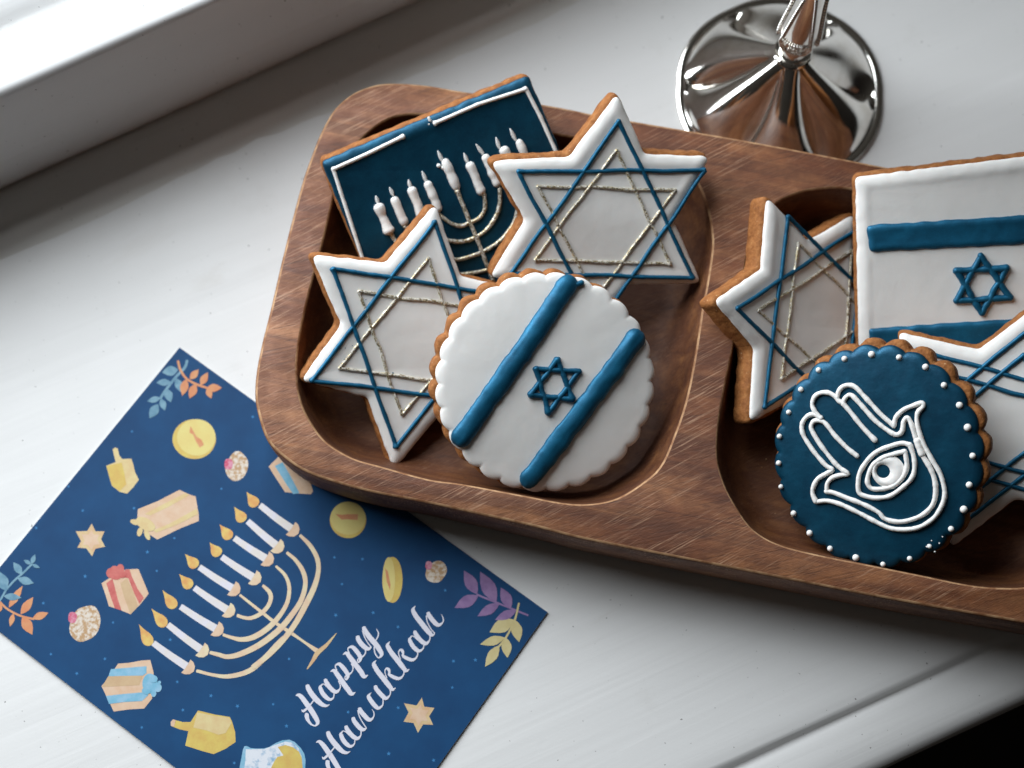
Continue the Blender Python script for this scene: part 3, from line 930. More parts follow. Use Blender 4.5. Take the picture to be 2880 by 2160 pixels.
I_LILAC = ink("ink_lilac", 165, 130, 180, (140, 105, 160))
I_SAND = ink("ink_leaf_sand", 226, 210, 150, (215, 195, 130))
I_CRUST = ink("ink_doughnut", 236, 222, 205, (198, 152, 98), 900, lo=0.42, hi=0.58)
I_JAM = ink("ink_jam", 215, 60, 105, (235, 170, 190), 700)
I_WHITE = ink("ink_white", 236, 234, 244, (232, 228, 240))
I_GLASS = ink("ink_glass", 235, 238, 245, (130, 180, 215), 420, lo=0.36, hi=0.52)
I_DOT = ink("ink_dot_blue", 50, 140, 200, (35, 120, 185))

def strip(path, step=1.5):
    """brush stroke: (x, y, half width) in pixels -> polygon"""
    P = catmull(path, False, step)
    L = []; R = []
    for i, p in enumerate(P):
        a = P[max(0, i - 1)]; c = P[min(len(P) - 1, i + 1)]
        dx, dy = c[0] - a[0], c[1] - a[1]; l = math.hypot(dx, dy) or 1
        h = max(0.25, p[2])
        L.append((p[0] - dy / l * h, p[1] + dx / l * h)); R.append((p[0] + dy / l * h, p[1] - dx / l * h))
    return L, R
def stroke_mesh(name, paths, mat, z, parent, dz=0.014, step=1.5, caps=True):
    V = []; F = []
    for k, path in enumerate(paths):
        L, R = strip(path, step)
        zz = CZ + z + dz * (k % 6)
        n0 = len(V); n = len(L)
        if caps:   # rounded ends
            for (e, q, sgn) in ((0, path[0], -1), (n - 1, path[-1], 1)):
                a = Vector(L[e]); b_ = Vector(R[e]); m_ = (a + b_) / 2; r = (a - b_).length / 2
                if r < 1.2: continue
                ax = (a - m_)
                nrm = Vector((-ax.y, ax.x)) * (1 if sgn < 0 else -1)
                # outward direction
                i2 = 1 if e == 0 else n - 2
                inward = (Vector(L[i2]) + Vector(R[i2])) / 2 - m_
                if nrm.dot(inward) > 0: nrm = -nrm
                pts = [m_ + ax * math.cos(t) + nrm * 0.45 * math.sin(t) for t in [math.pi * j / 8 for j in range(9)]]
                W = wl([tuple(p) for p in pts], CZ)
                c0 = len(V); V += [(p[0], p[1], zz) for p in W]
                F.append(tuple(range(c0, c0 + 9)))
            n0 = len(V)
        for q_, p in enumerate(wl(L, CZ) + wl(R, CZ)): V.append((p[0], p[1], zz + 0.02 * (q_ % n) / n))
        for i in range(n - 1): F.append((n0 + i, n0 + i + 1, n0 + n + i + 1, n0 + n + i))
    me = bpy.data.meshes.new(name)
    me.from_pydata([(x * MM, y * MM, q * MM) for x, y, q in V], [], F)
    bm = bmesh.new(); bm.from_mesh(me)
    for f in bm.faces:
        f.normal_update()
        if f.normal.z < 0: f.normal_flip()
    bm.to_mesh(me); bm.free()
    me.materials.append(mat)
    o = bpy.data.objects.new(name, me); COL.objects.link(o); o.parent = parent
    return o

# --- lettering
happy = [
    L2([(92, 603, 8), (160, 592, 38), (230, 645, 50), (330, 780, 56), (430, 920, 58), (530, 1080, 54), (580, 1190, 44), (555, 1255, 24), (500, 1272, 16), (420, 1225, 24), (352, 1120, 42), (338, 1040, 48), (350, 1012, 42)]),
    L2([(225, 915, 6), (257, 952, 26), (320, 910, 25), (400, 830, 17), (490, 710, 14)]),
    L2([(350, 375, 42), (378, 450, 54), (450, 570, 58), (560, 700, 60), (670, 795, 48), (765, 830, 30), (848, 803, 4)]),
    L2([(650, 385, 22), (640, 430, 42), (690, 550, 50), (785, 655, 46), (860, 690, 32), (930, 650, 16), (948, 560, 12)]),
    L2([(645, 400, 20), (690, 348, 12), (745, 368, 12), (830, 450, 14)]),
    L2([(752, 245, 36), (770, 300, 46), (850, 420, 50), (940, 505, 48), (1010, 515, 36), (1072, 455, 15), (1085, 380, 13), (1045, 285, 12)]),
    L2([(862, 72, 6), (940, 48, 38), (1020, 140, 52), (1130, 300, 56), (1240, 450, 56), (1330, 562, 46), (1425, 528, 4)]),
    L1([(1010, 1150, 12), (975, 1080, 14), (985, 1030, 15), (1055, 1008, 36), (1110, 1050, 46), (1200, 1160, 48), (1252, 1260, 40), (1230, 1340, 22), (1200, 1352, 15), (1188, 1300, 13), (1215, 1265, 14), (1290, 1230, 18), (1350, 1170, 14), (1365, 1080, 14), (1330, 1000, 14)]),
    L1([(1142, 798, 6), (1220, 768, 38), (1300, 860, 52), (1420, 1020, 56), (1540, 1180, 56), (1615, 1285, 46), (1700, 1252, 4)]),
    L1([(1290, 780, 12), (1255, 700, 14), (1265, 650, 15), (1340, 628, 36), (1400, 670, 46), (1480, 770, 48), (1532, 870, 42), (1512, 950, 22), (1482, 972, 15), (1468, 920, 13), (1495, 885, 14), (1570, 850, 18), (1630, 790, 14), (1645, 720, 14), (1610, 640, 12)]),
    L1([(1468, 395, 42), (1490, 470, 52), (1560, 570, 55), (1650, 650, 50), (1715, 670, 36), (1772, 632, 12)]),
    L1([(1768, 632, 12), (1690, 530, 12), (1620, 400, 12), (1585, 270, 18)]),
    L1([(1605, 190, 40), (1630, 260, 52), (1740, 420, 58), (1880, 580, 58), (1960, 700, 54), (2000, 785, 44), (1970, 850, 22), (1930, 868, 15), (1870, 800, 15), (1840, 700, 14), (1838, 620, 14)]),
    L1([(1870, 485, 12), (1918, 400, 14), (1930, 320, 14), (1885, 230, 7)])]
stroke_mesh("printed_word_happy", happy, I_WHITE, Z2, card)
dk = (-305, 415)
k2s = [(765, 905, 5), (728, 945, 22), (715, 1005, 46), (790, 1140, 53), (900, 1280, 56), (1010, 1420, 56), (1085, 1515, 48), (1130, 1555, 34), (1197, 1518, 6)]
k2a = [(1000, 1300, 11), (965, 1200, 11), (960, 1130, 13), (1000, 1085, 22), (1042, 1115, 34), (1058, 1170, 24), (1048, 1212, 26), (1085, 1245, 36), (1180, 1292, 40), (1270, 1310, 34), (1350, 1260, 18), (1382, 1180, 14), (1370, 1120, 12)]
sh = lambda pts: [(p[0] + dk[0], p[1] + dk[1], p[2]) for p in pts]
hanukkah = [
    L3([(70, 1092, 6), (140, 1072, 36), (220, 1140, 50), (330, 1290, 57), (430, 1440, 58), (540, 1620, 55), (600, 1720, 50), (630, 1800, 40)]),
    L3([(330, 1502, 42), (325, 1560, 46), (345, 1640, 42), (400, 1720, 25)]),
    L3([(208, 1410, 6), (240, 1448, 26), (310, 1395, 25), (390, 1310, 18), (480, 1200, 14)]),
    L3([(335, 860, 42), (362, 940, 54), (440, 1060, 58), (550, 1190, 60), (655, 1288, 48), (750, 1320, 30), (835, 1288, 4)]),
    L3([(635, 875, 20), (625, 920, 42), (675, 1040, 50), (770, 1145, 46), (845, 1178, 32), (918, 1130, 15), (935, 1040, 12)]),
    L3([(630, 890, 20), (670, 838, 12), (730, 858, 12), (820, 940, 14)]),
    L3([(738, 730, 36), (755, 790, 46), (840, 905, 50), (930, 985, 48), (1000, 998, 36), (1060, 940, 15), (1072, 860, 14), (1050, 795, 10)]),
    L3([(895, 545, 40), (915, 610, 48), (990, 710, 52), (1070, 790, 48), (1130, 805, 36), (1195, 775, 8)]),
    L3([(1188, 768, 12), (1090, 620, 12), (1020, 480, 12), (1005, 380, 16)]),
    L3([(1035, 330, 38), (1060, 390, 48), (1140, 490, 52), (1220, 570, 48), (1280, 588, 36), (1345, 530, 15), (1358, 440, 12), (1313, 350, 4)]),
    L2([(1775, 535, 4), (1735, 575, 20), (1715, 630, 44), (1780, 740, 50), (1875, 850, 48), (1940, 880, 34), (2020, 820, 16), (2035, 730, 14), (2025, 655, 10)]),
    L2([(1865, 390, 38), (1880, 450, 46), (1970, 560, 50), (2050, 640, 48), (2110, 662, 36), (2180, 600, 15), (2200, 520, 14), (2170, 430, 12)]),
    L4(sh(k2s)), L4(sh(k2a)), L4(k2s), L4(k2a),
    L4([(1215, 822, 20), (1205, 870, 40), (1258, 985, 48), (1350, 1085, 46), (1425, 1112, 32), (1500, 1060, 15), (1520, 980, 12)]),
    L4([(1210, 838, 20), (1250, 782, 12), (1310, 802, 12), (1390, 880, 14)]),
    L4([(1318, 675, 36), (1335, 730, 46), (1420, 850, 50), (1510, 930, 48), (1580, 942, 36), (1640, 880, 15), (1655, 800, 14), (1635, 735, 10)]),
    L4([(1332, 115, 5), (1295, 155, 22), (1280, 220, 46), (1350, 350, 53), (1460, 490, 56), (1570, 630, 56), (1650, 720, 50), (1700, 760, 36), (1765, 728, 6)]),
    L4([(1758, 722, 12), (1660, 600, 12), (1590, 450, 12), (1575, 330, 16)]),
    L4([(1612, 262, 38), (1640, 330, 48), (1720, 440, 52), (1800, 520, 48), (1860, 535, 36), (1935, 480, 15), (1950, 400, 13), (1903, 290, 4)])]
stroke_mesh("printed_word_hanukkah", hanukkah, I_WHITE, Z2, card)

# --- printed menorah
branches = [
    K3([(1105, 1100, 12), (1320, 1270, 15), (1450, 1370, 16), (1590, 1460, 16), (1720, 1550, 12), (1850, 1640, 24)]),
    K3([(1325, 1010, 14), (1385, 1070, 20), (1400, 1130, 20), (1370, 1210, 20), (1300, 1280, 20), (1210, 1320, 18), (1140, 1315, 16), (1080, 1295, 16)]),
    K3([(1450, 825, 12), (1535, 910, 16), (1575, 1020, 18), (1560, 1160, 20), (1490, 1290, 22), (1380, 1410, 26), (1240, 1500, 26), (1120, 1525, 22), (1020, 1505, 16), (945, 1480, 14)]),
    K3([(1555, 695, 14), (1640, 770, 18), (1710, 880, 22), (1730, 1000, 22), (1690, 1150, 24), (1600, 1290, 26), (1480, 1430, 28), (1300, 1570, 28), (1120, 1660, 26), (990, 1690, 22), (900, 1670, 20), (820, 1650, 16)]),
    K3([(1680, 530, 14), (1770, 620, 20), (1840, 740, 22), (1855, 860, 22), (1820, 1010, 26), (1740, 1180, 28), (1630, 1380, 26), (1500, 1550, 26), (1370, 1680, 26), (1230, 1790, 24)]),
]
pm = stroke_mesh("printed_menorah", branches, I_CREAM, Z1, card, step=2.0)
stroke_mesh("printed_branch", [K5([(2240, 150, 20), (2120, 260, 30), (1950, 440, 30), (1780, 580, 28), (1560, 640, 24), (1380, 625, 18), (1200, 580, 18)])], I_CREAM, Z1, pm, step=2.0)
stroke_mesh("printed_foot", [K3([(1745, 1810, 4), (1800, 1730, 16), (1850, 1650, 22), (1930, 1580, 16), (2028, 1465, 3)])], I_GOLD, Z1 + 0.03, pm, step=2.0)
# nine candles: (crop, top, bottom, flame tip, flame base) with holder cups
cand = [(K3, (1295, 240), (1595, 465), (1168, 115), (1240, 215)), (K3, (1178, 393), (1450, 625), (1050, 258), (1120, 360)),
        (K3, (1050, 555), (1350, 750), (910, 425), (990, 525)), (K3, (930, 735), (1230, 930), (815, 598), (885, 690)),
        (K3, (715, 832), (1030, 1035), (580, 708), (665, 800)), (K3, (668, 1030), (980, 1240), (525, 900), (610, 995)),
        (K3, (535, 1210), (870, 1420), (365, 1055), (455, 1180)), (K3, (415, 1382), (730, 1620), (258, 1230), (360, 1355)),
        (K5, (715, 270), (1085, 530), (558, 65), (655, 235))]
for i, (k, a, b_, ft, fb) in enumerate(cand):
    pa, pb, t0, t1 = Vector(k(a)), Vector(k(b_)), Vector(k(ft)), Vector(k(fb))
    hw = 10.0
    c = stroke_mesh("printed_candle", [[(pa.x, pa.y, hw * 0.85), ((pa.x + pb.x) / 2, (pa.y + pb.y) / 2 + 1.5, hw), (pb.x, pb.y, hw * 1.12)]], I_CANDLE, Z2, pm, step=2.0, caps=False)
    d = (pb - pa).normalized(); q = Vector((-d.y, d.x))
    # cup: half round under the candle with pointed lip corners
    P = [pb - d * 2 + q * 23, pb + d * 9 + q * 21, pb + d * 20 + q * 13, pb + d * 25, pb + d * 20 - q * 13, pb + d * 9 - q * 21, pb - d * 2 - q * 22, pb + d * 0 - q * 10, pb + q * 10]
    flat("printed_cup", [tuple(p) for p in P], I_CREAM if i % 2 else I_PEACH, Z2 + 0.01, pm)
    f = (t1 - t0); L = f.length; f.normalize(); s = Vector((-f.y, f.x))
    prof_ = [(0, 0.3), (0.25, 4), (0.5, 9), (0.75, 14.5), (1.0, 16.5), (1.2, 13.5), (1.32, 7)]
    P = [t0 + f * L * u_ + s * w_ for u_, w_ in prof_] + [t0 + f * L * 1.35] + [t0 + f * L * u_ - s * w_ * 0.95 for u_, w_ in prof_[::-1]]
    flat("printed_flame", [tuple(p) for p in catmull([tuple(p) for p in P], True, 3)], I_FLAME, Z2, pm)

# --- little printed things
def leaf(a, b_, w_):
    a, b_ = Vector(a), Vector(b_); d = b_ - a; L = d.length; d.normalize(); q = Vector((-d.y, d.x))
    prof_ = [(0.0, 0.05), (0.15, 0.55), (0.35, 0.95), (0.5, 1.0), (0.7, 0.75), (0.88, 0.32), (1.0, 0.02)]
    P = [a + d * L * t + q * w_ * h for t, h in prof_] + [a + d * L * t - q * w_ * h for t, h in prof_[::-1]]
    return [tuple(p) for p in P]
def twig(name, k, stem, leaves, mat, z, hw=7):
    o = stroke_mesh(name, [k([(x, y, hw) for x, y in stem])], mat, z, card)
    kk = k((0, 0, 1))[2]
    joined("printed_leaf", [leaf(k(a), k(b_), w_ * kk) for a, b_, w_ in leaves], mat, z + 0.012, o, dz=0.01)
twig("printed_twig", K2, [(650, 235), (625, 310), (540, 400), (460, 500), (410, 570), (375, 625)], [((555, 330), (390, 360), 52), ((480, 460), (330, 465), 36), ((535, 420), (600, 570), 42), ((440, 530), (480, 670), 44), ((375, 625), (235, 660), 32), ((380, 630), (420, 755), 36), ((350, 690), (260, 835), 48)], I_TEAL, Z1, 14)
twig("printed_twig", K2, [(555, 240), (580, 330), (640, 420), (740, 480), (855, 520)], [((640, 430), (600, 600), 44), ((680, 430), (770, 330), 36), ((740, 480), (675, 630), 44), ((790, 490), (865, 360), 38), ((855, 520), (1010, 520), 42), ((860, 520), (900, 630), 34)], I_ORANGE, Z2, 12)
twig("printed_twig", K4, [(0, 440), (60, 340), (130, 260), (210, 190), (280, 120)], [((50, 350), (-10, 180), 55), ((195, 205), (120, 100), 34), ((160, 245), (300, 285), 36), ((35, 400), (190, 415), 32), ((280, 115), (312, 30), 22), ((275, 115), (212, 80), 18), ((285, 118), (355, 150), 16)], I_TEAL, Z2, 9)
twig("printed_twig", K4, [(-20, 430), (60, 510), (170, 570), (300, 605)], [((80, 500), (200, 310), 34), ((185, 560), (295, 410), 38), ((290, 600), (430, 548), 34), ((200, 580), (288, 742), 48), ((120, 555), (90, 670), 24), ((10, 460), (-30, 560), 30)], I_ORANGE, Z1, 9)
twig("printed_twig", K7, [(1480, 1080), (1600, 1130), (1800, 1210), (1960, 1275)], [((1480, 1075), (1358, 855), 58), ((1660, 1150), (1510, 865), 68), ((1800, 1205), (1705, 1015), 52), ((1490, 1090), (1270, 1205), 56), ((1690, 1165), (1485, 1285), 46), ((1850, 1230), (1650, 1320), 42)], I_LILAC, Z1, 9)
twig("printed_twig", K6, [(2168, 180), (2130, 330), (2050, 490), (1970, 590)], [((2120, 330), (1905, 440), 62), ((2130, 330), (2170, 530), 50), ((2040, 490), (1820, 550), 42), ((2050, 490), (2065, 670), 46), ((1990, 560), (1865, 750), 46)], I_SAND, Z2, 9)
def ell(k, cx, cy, rx, ry, rot=0, n=28, wob=0.03, sd=0):
    P = []
    for i in range(n):
        t = 2 * math.pi * i / n
        q = 1 + wob * nz(math.cos(t) * 1.3 + sd, math.sin(t) * 1.3)
        x, y = math.cos(t) * rx * q, math.sin(t) * ry * q
        P.append((cx + x * math.cos(rot) - y * math.sin(rot), cy + x * math.sin(rot) + y * math.cos(rot)))
    return k(P)
def coin(k, c, r, off, arrow, d2=(0.92, 0.94), mat=I_COIN):
    o = flat("printed_coin", ell(k, c[0], c[1], r[0], r[1], 0, 32, 0.02), I_YEL, Z1, card)
    flat("coin_face", ell(k, c[0] + off[0], c[1] + off[1], r[0] * d2[0], r[1] * d2[1]), mat, Z1 + 0.02, o)
    flat("coin_mark", k(arrow), I_ORANGE, Z1 + 0.035, o)
coin(K2, (725, 1050), (226, 205), (22, -18), [(685, 915), (725, 985), (745, 1020), (800, 1060), (825, 1110), (780, 1140), (735, 1060), (712, 1005), (675, 985)], (0.89, 0.92))
coin(K7, (265, 375), (172, 172), (0, -15), [(145, 320), (205, 328), (260, 322), (360, 322), (355, 378), (250, 370), (205, 375)], (0.97, 0.9))
coin(K7, (683, 940), (96, 216), (-34, -4), [(612, 830), (640, 860), (665, 990), (660, 1040), (630, 960)], (0.62, 0.97))
def doughnut(k, c, r, rot, jam, jr):
    o = flat("printed_doughnut", ell(k, c[0], c[1], r[0], r[1], rot, 28, 0.12, c[0]), I_CRUST, Z1, card)
    flat("printed_jam", ell(k, jam[0], jam[1], jr, jr * 1.2, 0, 18, 0.2, 3), I_JAM, Z1 - 0.01 if False else Z1 + 0.02, o)
doughnut(K2, (1165, 1335), (115, 152), 0.25, (1080, 1310), 48)
doughnut(K4, (755, 645), (128, 170), 0.5, (645, 590), 42)
doughnut(K7, (1095, 865), (92, 112), 0.75, (1025, 805), 34)
def star6(k, pts, inner):
    P = k(pts); c = (sum(p[0] for p in P) / len(P), sum(p[1] for p in P) / len(P))
    o = flat("printed_star", P, I_ORANGE if False else I_GOLD, Z1, card)
    flat("printed_star_middle", [(c[0] + (p[0] - c[0]) * inner, c[1] + (p[1] - c[1]) * inner) for p in P], I_PEACH, Z1 + 0.02, o)
star6(K1, [(952, 1005), (990, 1085), (1085, 1085), (1048, 1165), (1090, 1245), (990, 1265), (955, 1345), (895, 1262), (802, 1255), (840, 1185), (785, 1085), (905, 1082)], 0.62)
star6(K6, [(1297, 1027), (1318, 1108), (1410, 1120), (1362, 1195), (1398, 1272), (1308, 1268), (1262, 1343), (1222, 1255), (1133, 1243), (1178, 1160), (1137, 1078), (1250, 1098)], 0.62)
# dreidels
o = flat("printed_dreidel", K1([(1168, 235), (1195, 215), (1222, 228), (1238, 300), (1268, 335), (1362, 332), (1385, 400), (1400, 470), (1440, 550), (1385, 625), (1318, 695), (1240, 675), (1160, 612), (1138, 540), (1102, 405), (1200, 368), (1180, 290)]), I_YEL2, Z1, card)
flat("dreidel_side", K1([(1105, 408), (1262, 372), (1290, 480), (1310, 600), (1240, 670), (1162, 610), (1140, 540)]), I_YEL, Z1 + 0.02, o)
o = flat("printed_dreidel", K5([(908, 1150), (935, 1118), (975, 1130), (1040, 1148), (1130, 1148), (1212, 1020), (1400, 1065), (1565, 1092), (1590, 1140), (1625, 1260), (1630, 1370), (1520, 1445), (1385, 1505), (1250, 1468), (1070, 1410), (1105, 1250), (1010, 1230), (912, 1192)]), I_YEL, Z1, card)
flat("dreidel_side", K5([(1205, 1040), (1400, 1080), (1560, 1100), (1585, 1160), (1520, 1270), (1440, 1290), (1300, 1240), (1160, 1210)]), I_YEL2, Z1 + 0.02, o)
flat("dreidel_tip", K5([(908, 1150), (935, 1118), (965, 1128), (955, 1165), (948, 1200), (912, 1192)]), I_PEACH, Z1 + 0.03, o)
# presents
o = flat("printed_present", K1([(1430, 855), (1640, 770), (1860, 655), (1985, 712), (2028, 722), (2060, 905), (2062, 978), (1880, 1050), (1632, 1170), (1560, 1125), (1420, 1000)]), I_PEACH, Z1, card)
joined("present_ribbon", [K1([(1500, 905), (1700, 800), (1900, 700), (1935, 690), (1960, 712), (1750, 830), (1560, 920)]), K1([(1590, 1075), (1750, 1010), (2040, 850), (2055, 905), (1850, 1010), (1620, 1100)])], I_YEL2, Z1 + 0.02, o)
joined("present_bow", [ell(K1, 1400, 990, 50, 28, 0.3), ell(K1, 1450, 1090, 28, 48, 0.3), ell(K1, 1525, 1120, 26, 60, -0.4), ell(K1, 1510, 1010, 110, 60, 0.5)], I_YEL2, Z1 + 0.035, o)
o = flat("printed_present", K4([(902, 285), (985, 232), (1120, 162), (1230, 158), (1265, 240), (1322, 378), (1250, 470), (1160, 562), (1080, 528), (968, 490), (935, 380)]), I_PEACH, Z1, card)
joined("present_ribbon", [K4([(945, 285), (1000, 245), (1015, 300), (1045, 420), (1080, 528), (1020, 508), (975, 380)]), K4([(1110, 165), (1150, 162), (1170, 220), (1220, 330), (1278, 415), (1240, 468), (1195, 380), (1140, 240), (1100, 235)])], I_CORAL, Z1 + 0.02, o)
joined("present_bow", [ell(K4, 985, 195, 40, 45, 0), ell(K4, 1070, 160, 34, 44, 0), ell(K4, 1030, 205, 60, 50, 0), ell(K4, 1085, 205, 36, 34, 0), ell(K4, 1020, 165, 40, 34, 0)], I_CORAL, Z1 + 0.035, o)
flat("present_side", K4([(1070, 285), (1130, 240), (1195, 380), (1225, 490), (1160, 560), (1100, 400)]), I_TAN, Z1 + 0.015, o)
o = flat("printed_present", K5([(325, 500), (450, 490), (580, 465), (682, 458), (715, 580), (730, 700), (700, 890), (615, 998), (450, 1008), (275, 1032), (235, 945), (140, 750), (230, 640)]), I_PEACH, Z1, card)
flat("present_side", K5([(215, 640), (600, 630), (560, 740), (145, 758)]), I_TAN, Z1 + 0.02, o)
joined("present_ribbon", [K5([(245, 560), (440, 545), (640, 528), (640, 605), (600, 632), (400, 635), (218, 640)]), K5([(190, 858), (400, 835), (640, 815), (660, 850), (590, 915), (400, 925), (225, 948)])], I_SKY, Z1 + 0.03, o)
joined("present_bow", [ell(K5, 680, 720, 85, 110, 0), ell(K5, 765, 765, 45, 50, 0), ell(K5, 720, 830, 30, 40, 0), ell(K5, 785, 708, 18, 18, 0), ell(K5, 640, 800, 50, 40, 0), ell(K5, 720, 670, 45, 40, 0)], I_SKY, Z1 + 0.045, o)
o = flat("printed_present", K2([(1495, 1335), (1600, 1230), (1760, 1240), (1900, 1400), (1955, 1590), (1935, 1622), (1800, 1615), (1665, 1600), (1560, 1440)]), I_PEACH, Z1, card)
flat("present_ribbon", K2([(1560, 1330), (1640, 1290), (1720, 1430), (1815, 1610), (1750, 1622), (1680, 1520)]), I_SKY, Z1 + 0.02, o)
# jar of oil
o = flat("printed_jar", J1([(300, 1200), (320, 1050), (400, 620), (440, 540), (500, 535), (600, 590), (760, 605), (950, 600), (1080, 560), (1250, 460), (1420, 390), (1600, 372), (1740, 430), (1900, 590), (1990, 740), (2022, 900), (2010, 1200)]), I_SKY, Z1, card)
flat("jar_glass", J1([(430, 1200), (460, 900), (475, 620), (620, 615), (950, 615), (1200, 520), (1500, 420), (1700, 450), (1850, 600), (1920, 800), (1960, 1200)]), I_GLASS, Z1 + 0.02, o)
flat("jar_oil", J1([(1080, 1200), (1220, 920), (1290, 820), (1450, 780), (1300, 560), (1500, 510), (1700, 570), (1850, 680), (1920, 830), (1955, 1200)]), I_YEL, Z1 + 0.035, o)
# small blue stars scattered over the card
raw = K1([(1368, 50), (710, 620), (858, 870), (1390, 845), (375, 1050), (1807, 1155), (1528, 1300), (1625, 1495), (883, 1552)]) + \
    K2([(80, 970), (1330, 820), (1005, 1565)]) + K3([(930, 85), (90, 270), (478, 555), (220, 688), (310, 865), (2008, 740), (2080, 995), (2020, 1293), (437, 1527)]) + \
    K4([(757, 223), (1393, 175), (385, 463), (1005, 635), (452, 915), (932, 958), (682, 1087), (1515, 785), (1575, 1162), (1875, 1285), (1625, 1412), (2110, 1378), (1260, 1568)]) + \
    K5([(180, 445), (268, 45), (905, 235), (980, 703), (1045, 1015), (590, 1208), (1355, 855), (1650, 968), (2048, 950), (2195, 1193), (1615, 1603)]) + \
    K6([(523, 290), (860, 265), (1083, 393), (105, 680), (1085, 1118), (635, 1157), (82, 1282), (1000, 1530), (1402, 1590), (1580, 700), (1777, 690), (1570, 937)]) + \
    K7([(133, 727), (400, 745), (207, 982), (150, 1273), (500, 1250), (735, 1383), (1180, 1040)])
dotsp = []
for p in raw:
    if all(math.hypot(p[0] - q[0], p[1] - q[1]) > 14 for q in dotsp): dotsp.append(p)
sm = bpy.data.meshes.new("printed_speck")
sv = [(math.cos(math.pi / 5 * i + 0.3) * (0.62 if i % 2 == 0 else 0.27) * MM, math.sin(math.pi / 5 * i + 0.3) * (0.62 if i % 2 == 0 else 0.27) * MM, 0) for i in range(10)]
sm.from_pydata(sv + [(0, 0, 0)], [], [(i, (i + 1) % 10, 10) for i in range(10)])
sm.materials.append(I_DOT)
for p in dotsp:
    q = at(p[0], p[1], CZ)
    o = bpy.data.objects.new("printed_speck", sm); COL.objects.link(o); o.parent = card
    o.location = (q.x, q.y, (CZ + 0.015) * MM); o.rotation_euler = (0, 0, rnd.random() * 6)
    s = rnd.uniform(0.8, 1.15); o.scale = (s, s, 1)

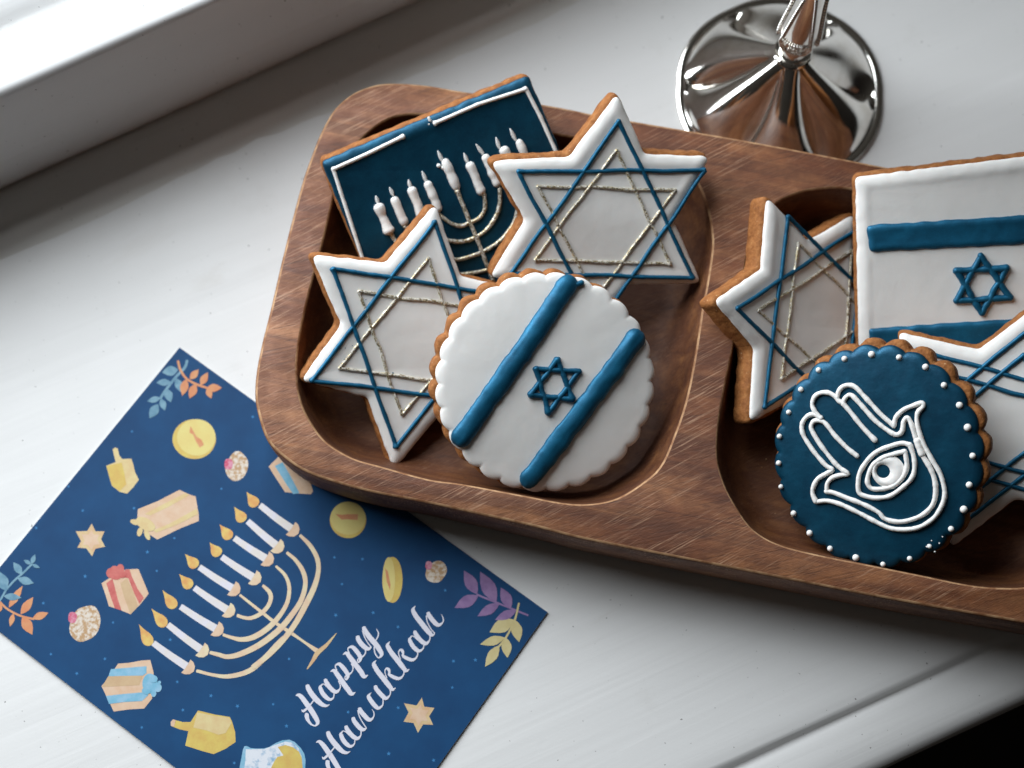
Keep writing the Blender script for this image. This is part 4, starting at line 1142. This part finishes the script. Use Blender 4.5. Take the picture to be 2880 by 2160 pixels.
# ------------------------------------------------------------------ silver goblet
gc = at(2190, 260, 0)
gob = thing("silver_goblet", "polished silver goblet foot with fluted base behind the tray, cut off by the frame", "goblet", Matrix.Translation((gc.x, gc.y, 0)))
RB = 35.5
def goblet():
    NS = 192; V = []; F = []
    prof_ = [(RB - 2.0, 0.1, 0), (RB - 0.3, 0.25, 0), (RB, 0.8, 0), (RB - 0.25, 1.5, 0), (RB - 1.0, 1.85, 0), (RB - 1.9, 1.75, 0), (RB - 2.4, 1.6, 0), (RB - 2.8, 1.9, 0)]
    r0 = RB - 2.9; r1 = 4.7; n = 34
    for k in range(n + 1):
        t = k / n
        r = r0 + (r1 - r0) * t
        z = 2.0 + 25.0 * (0.72 * t + 0.28 * t ** 2.0)
        amp = 8.0 * math.sin(math.pi * t ** 0.72) ** 0.9 if 0 < t < 0.99 else 0.0
        prof_.append((r, z, amp))
    prof_ += [(4.3, 27.4, 0), (4.1, 28.2, 0)]
    for r, z, a in prof_:
        for i in range(NS):
            th = 2 * math.pi * i / NS
            ph = (th + math.pi / 2 + 0.06) * 6 / 2
            lobe = abs(math.cos(ph)) ** 0.8 - 0.55
            rw = r * (1 + 0.022 * (abs(math.cos(ph)) - 0.6) * min(1.0, r / 30.0))
            V.append((math.cos(th) * rw, math.sin(th) * rw, z + a * lobe))
    m = len(prof_)
    for k in range(m - 1):
        for i in range(NS):
            j = (i + 1) % NS
            F.append((k * NS + i, k * NS + j, (k + 1) * NS + j, (k + 1) * NS + i))
    obj("foot", V, F, SILVER, gob, sharp=40)
    def lathe(name, pr, ns=64, sharp=50, close=False):
        V = []; F = []
        for r, z in pr:
            for i in range(ns):
                th = 2 * math.pi * i / ns
                V.append((math.cos(th) * r, math.sin(th) * r, z + 5.8))
        for k in range(len(pr) - 1):
            for i in range(ns):
                j = (i + 1) % ns
                F.append((k * ns + i, k * ns + j, (k + 1) * ns + j, (k + 1) * ns + i))
        return obj(name, V, F, SILVER, gob, sharp=sharp)
    lathe("collar", [(4.1, 22.2), (5.4, 22.4), (6.2, 23.0), (6.35, 23.6), (5.9, 24.1), (5.0, 24.0), (4.3, 24.2), (4.5, 25.2), (4.5, 26.8), (4.2, 28.6), (3.5, 29.8), (2.9, 30.4)])
    st = lathe("stem", [(2.8, 30.3), (3.0, 30.8), (4.7, 32.0), (6.0, 33.9), (6.5, 36.4), (6.4, 40), (5.9, 45), (5.2, 51), (4.5, 58), (4.0, 66), (3.7, 76), (3.8, 88), (4.6, 98), (6.8, 104), (5.0, 107), (4.4, 109)])
    lathe("cup", [(4.4, 109), (9, 110), (15, 113), (19.5, 119), (21.5, 127), (21, 138), (20, 150), (20.4, 158), (19.6, 158), (19, 150), (20, 138), (20.4, 127), (18.5, 120), (12, 115), (2, 113)])
    # beaded drop-shaped medallions around the stem
    def rad(z):
        pr = [(3.0, 30.8), (4.7, 32.0), (6.0, 33.9), (6.5, 36.4), (6.4, 40), (5.9, 45), (5.2, 51), (4.5, 58), (4.0, 66), (3.7, 76)]
        for (r_a, z_a), (r_b, z_b) in zip(pr, pr[1:]):
            if z_a <= z <= z_b: return r_a + (r_b - r_a) * (z - z_a) / (z_b - z_a)
        return 4.6
    ico = [(0, 0, 1), (0.89, 0, 0.45), (0.28, 0.85, 0.45), (-0.72, 0.53, 0.45), (-0.72, -0.53, 0.45), (0.28, -0.85, 0.45), (0.72, 0.53, -0.45), (-0.28, 0.85, -0.45), (-0.89, 0, -0.45), (-0.28, -0.85, -0.45), (0.72, -0.53, -0.45), (0, 0, -1)]
    icf = [(0, 1, 2), (0, 2, 3), (0, 3, 4), (0, 4, 5), (0, 5, 1), (1, 6, 2), (2, 7, 3), (3, 8, 4), (4, 9, 5), (5, 10, 1), (6, 7, 2), (7, 8, 3), (8, 9, 4), (9, 10, 5), (10, 6, 1), (7, 6, 11), (8, 7, 11), (9, 8, 11), (10, 9, 11), (6, 10, 11)]
    for q in range(3):
        b = MB()
        th0 = -1.92 + q * 2 * math.pi / 3
        path = []
        for s in range(-36, 37):
            u_ = abs(s) / 36
            if u_ < 0.45:
                a = u_ / 0.45 * math.pi / 2
                z = 37.5 - 4.6 * math.cos(a); off = 5.2 * math.sin(a)
            else:
                z = 37.5 + (u_ - 0.45) / 0.55 * 30; off = 5.2 - (u_ - 0.45) / 0.55 * 4.0
            path.append((math.copysign(off, s), z, 0.78))
        for s in range(-5, 6): path.append((s * 0.8, 39.6 - 0.02 * s * s, 0.45))
        for s in range(9):
            a = s * 0.7; path.append((math.cos(a) * 1.6, 36.6 + math.sin(a) * 1.2, 0.5))
        for off, z, rr in path:
            R_ = rad(z); th = th0 + off / max(R_, 3.6)
            b.add([(math.cos(th) * (R_ + 0.35) + p[0] * rr, math.sin(th) * (R_ + 0.35) + p[1] * rr, z + 5.8 + p[2] * rr) for p in ico], icf)
        b.build("beading", SILVER, st)
goblet()

# ------------------------------------------------------------------ crumbs and chips
def crumb(b, x, y, z, r, sd):
    q = [(math.cos(a) * math.cos(e) * r, math.sin(a) * math.cos(e) * r, math.sin(e) * r) for e in (-0.9, 0.0, 0.9) for a in [i * math.pi / 3 + e for i in range(6)]]
    V = [(x + p[0] * (1 + 0.5 * nz(sd, i * 1.7)), y + p[1] * (1 + 0.5 * nz(sd, i * 2.9 + 4)), z + p[2] * 0.8) for i, p in enumerate(q)]
    F = [(k * 6 + i, k * 6 + (i + 1) % 6, (k + 1) * 6 + (i + 1) % 6, (k + 1) * 6 + i) for k in range(2) for i in range(6)] + [tuple(range(6))[::-1], tuple(range(12, 18))]
    b.add(V, F)
def chips(name, fr_, spots, mat, parent, z, r0):
    b = MB()
    for i, p in enumerate(spots):
        c = fr_.loc(p)
        crumb(b, c[0], c[1], z + r0 * 0.3, r0 * rnd.uniform(0.5, 1.3), i * 3.1)
    return b.build(name, mat, parent, smooth=False)
for t_, fr_, pts_, m_ in ((bpy.data.objects["star_cookie.001"], FC, C1([(737, 1408), (745, 1320), (800, 1302), (705, 1325), (750, 1210), (903, 1217), (865, 1258), (1115, 1515), (905, 945)]), BLUE),):
    chips("icing_chip", fr_, pts_, m_, t_, ICE_TOP, 0.26)
chips("icing_chip", FG, G2([(1365, 333), (1500, 325), (1475, 360), (1490, 378), (1465, 372), (1585, 296), (1525, 410), (1560, 345), (1002, 293)]), WHITE, tg, 1.75, 0.3)
chips("icing_chip", FA, A1([(1120, 965), (1140, 955), (1060, 1000), (1130, 975), (1150, 940)]), WHITE, ta, ICE_TOP, 0.22)
b = MB()
for i in range(46):
    if i < 20: u_, v_, z_ = rnd.uniform(1000, 1850), rnd.uniform(1180, 1390), 7.6
    elif i < 32: u_, v_, z_ = rnd.uniform(2100, 2250), rnd.uniform(1250, 1500), 7.6
    else: u_, v_, z_ = rnd.uniform(1500, 1860), rnd.uniform(560, 700) + 560, 7.6
    p = at(u_, v_, z_)
    crumb(b, p.x / MM, p.y / MM, z_ + 0.15, rnd.uniform(0.12, 0.32), i * 1.37)
cr = b.build("crumbs", m_print("crumb_mix", (0.62, 0.45, 0.28), (0.28, 0.11, 0.03), 300), None, smooth=False)
cr["label"] = "loose cookie crumbs scattered in the hollows of the wooden tray"; cr["category"] = "crumbs"; cr["kind"] = "stuff"
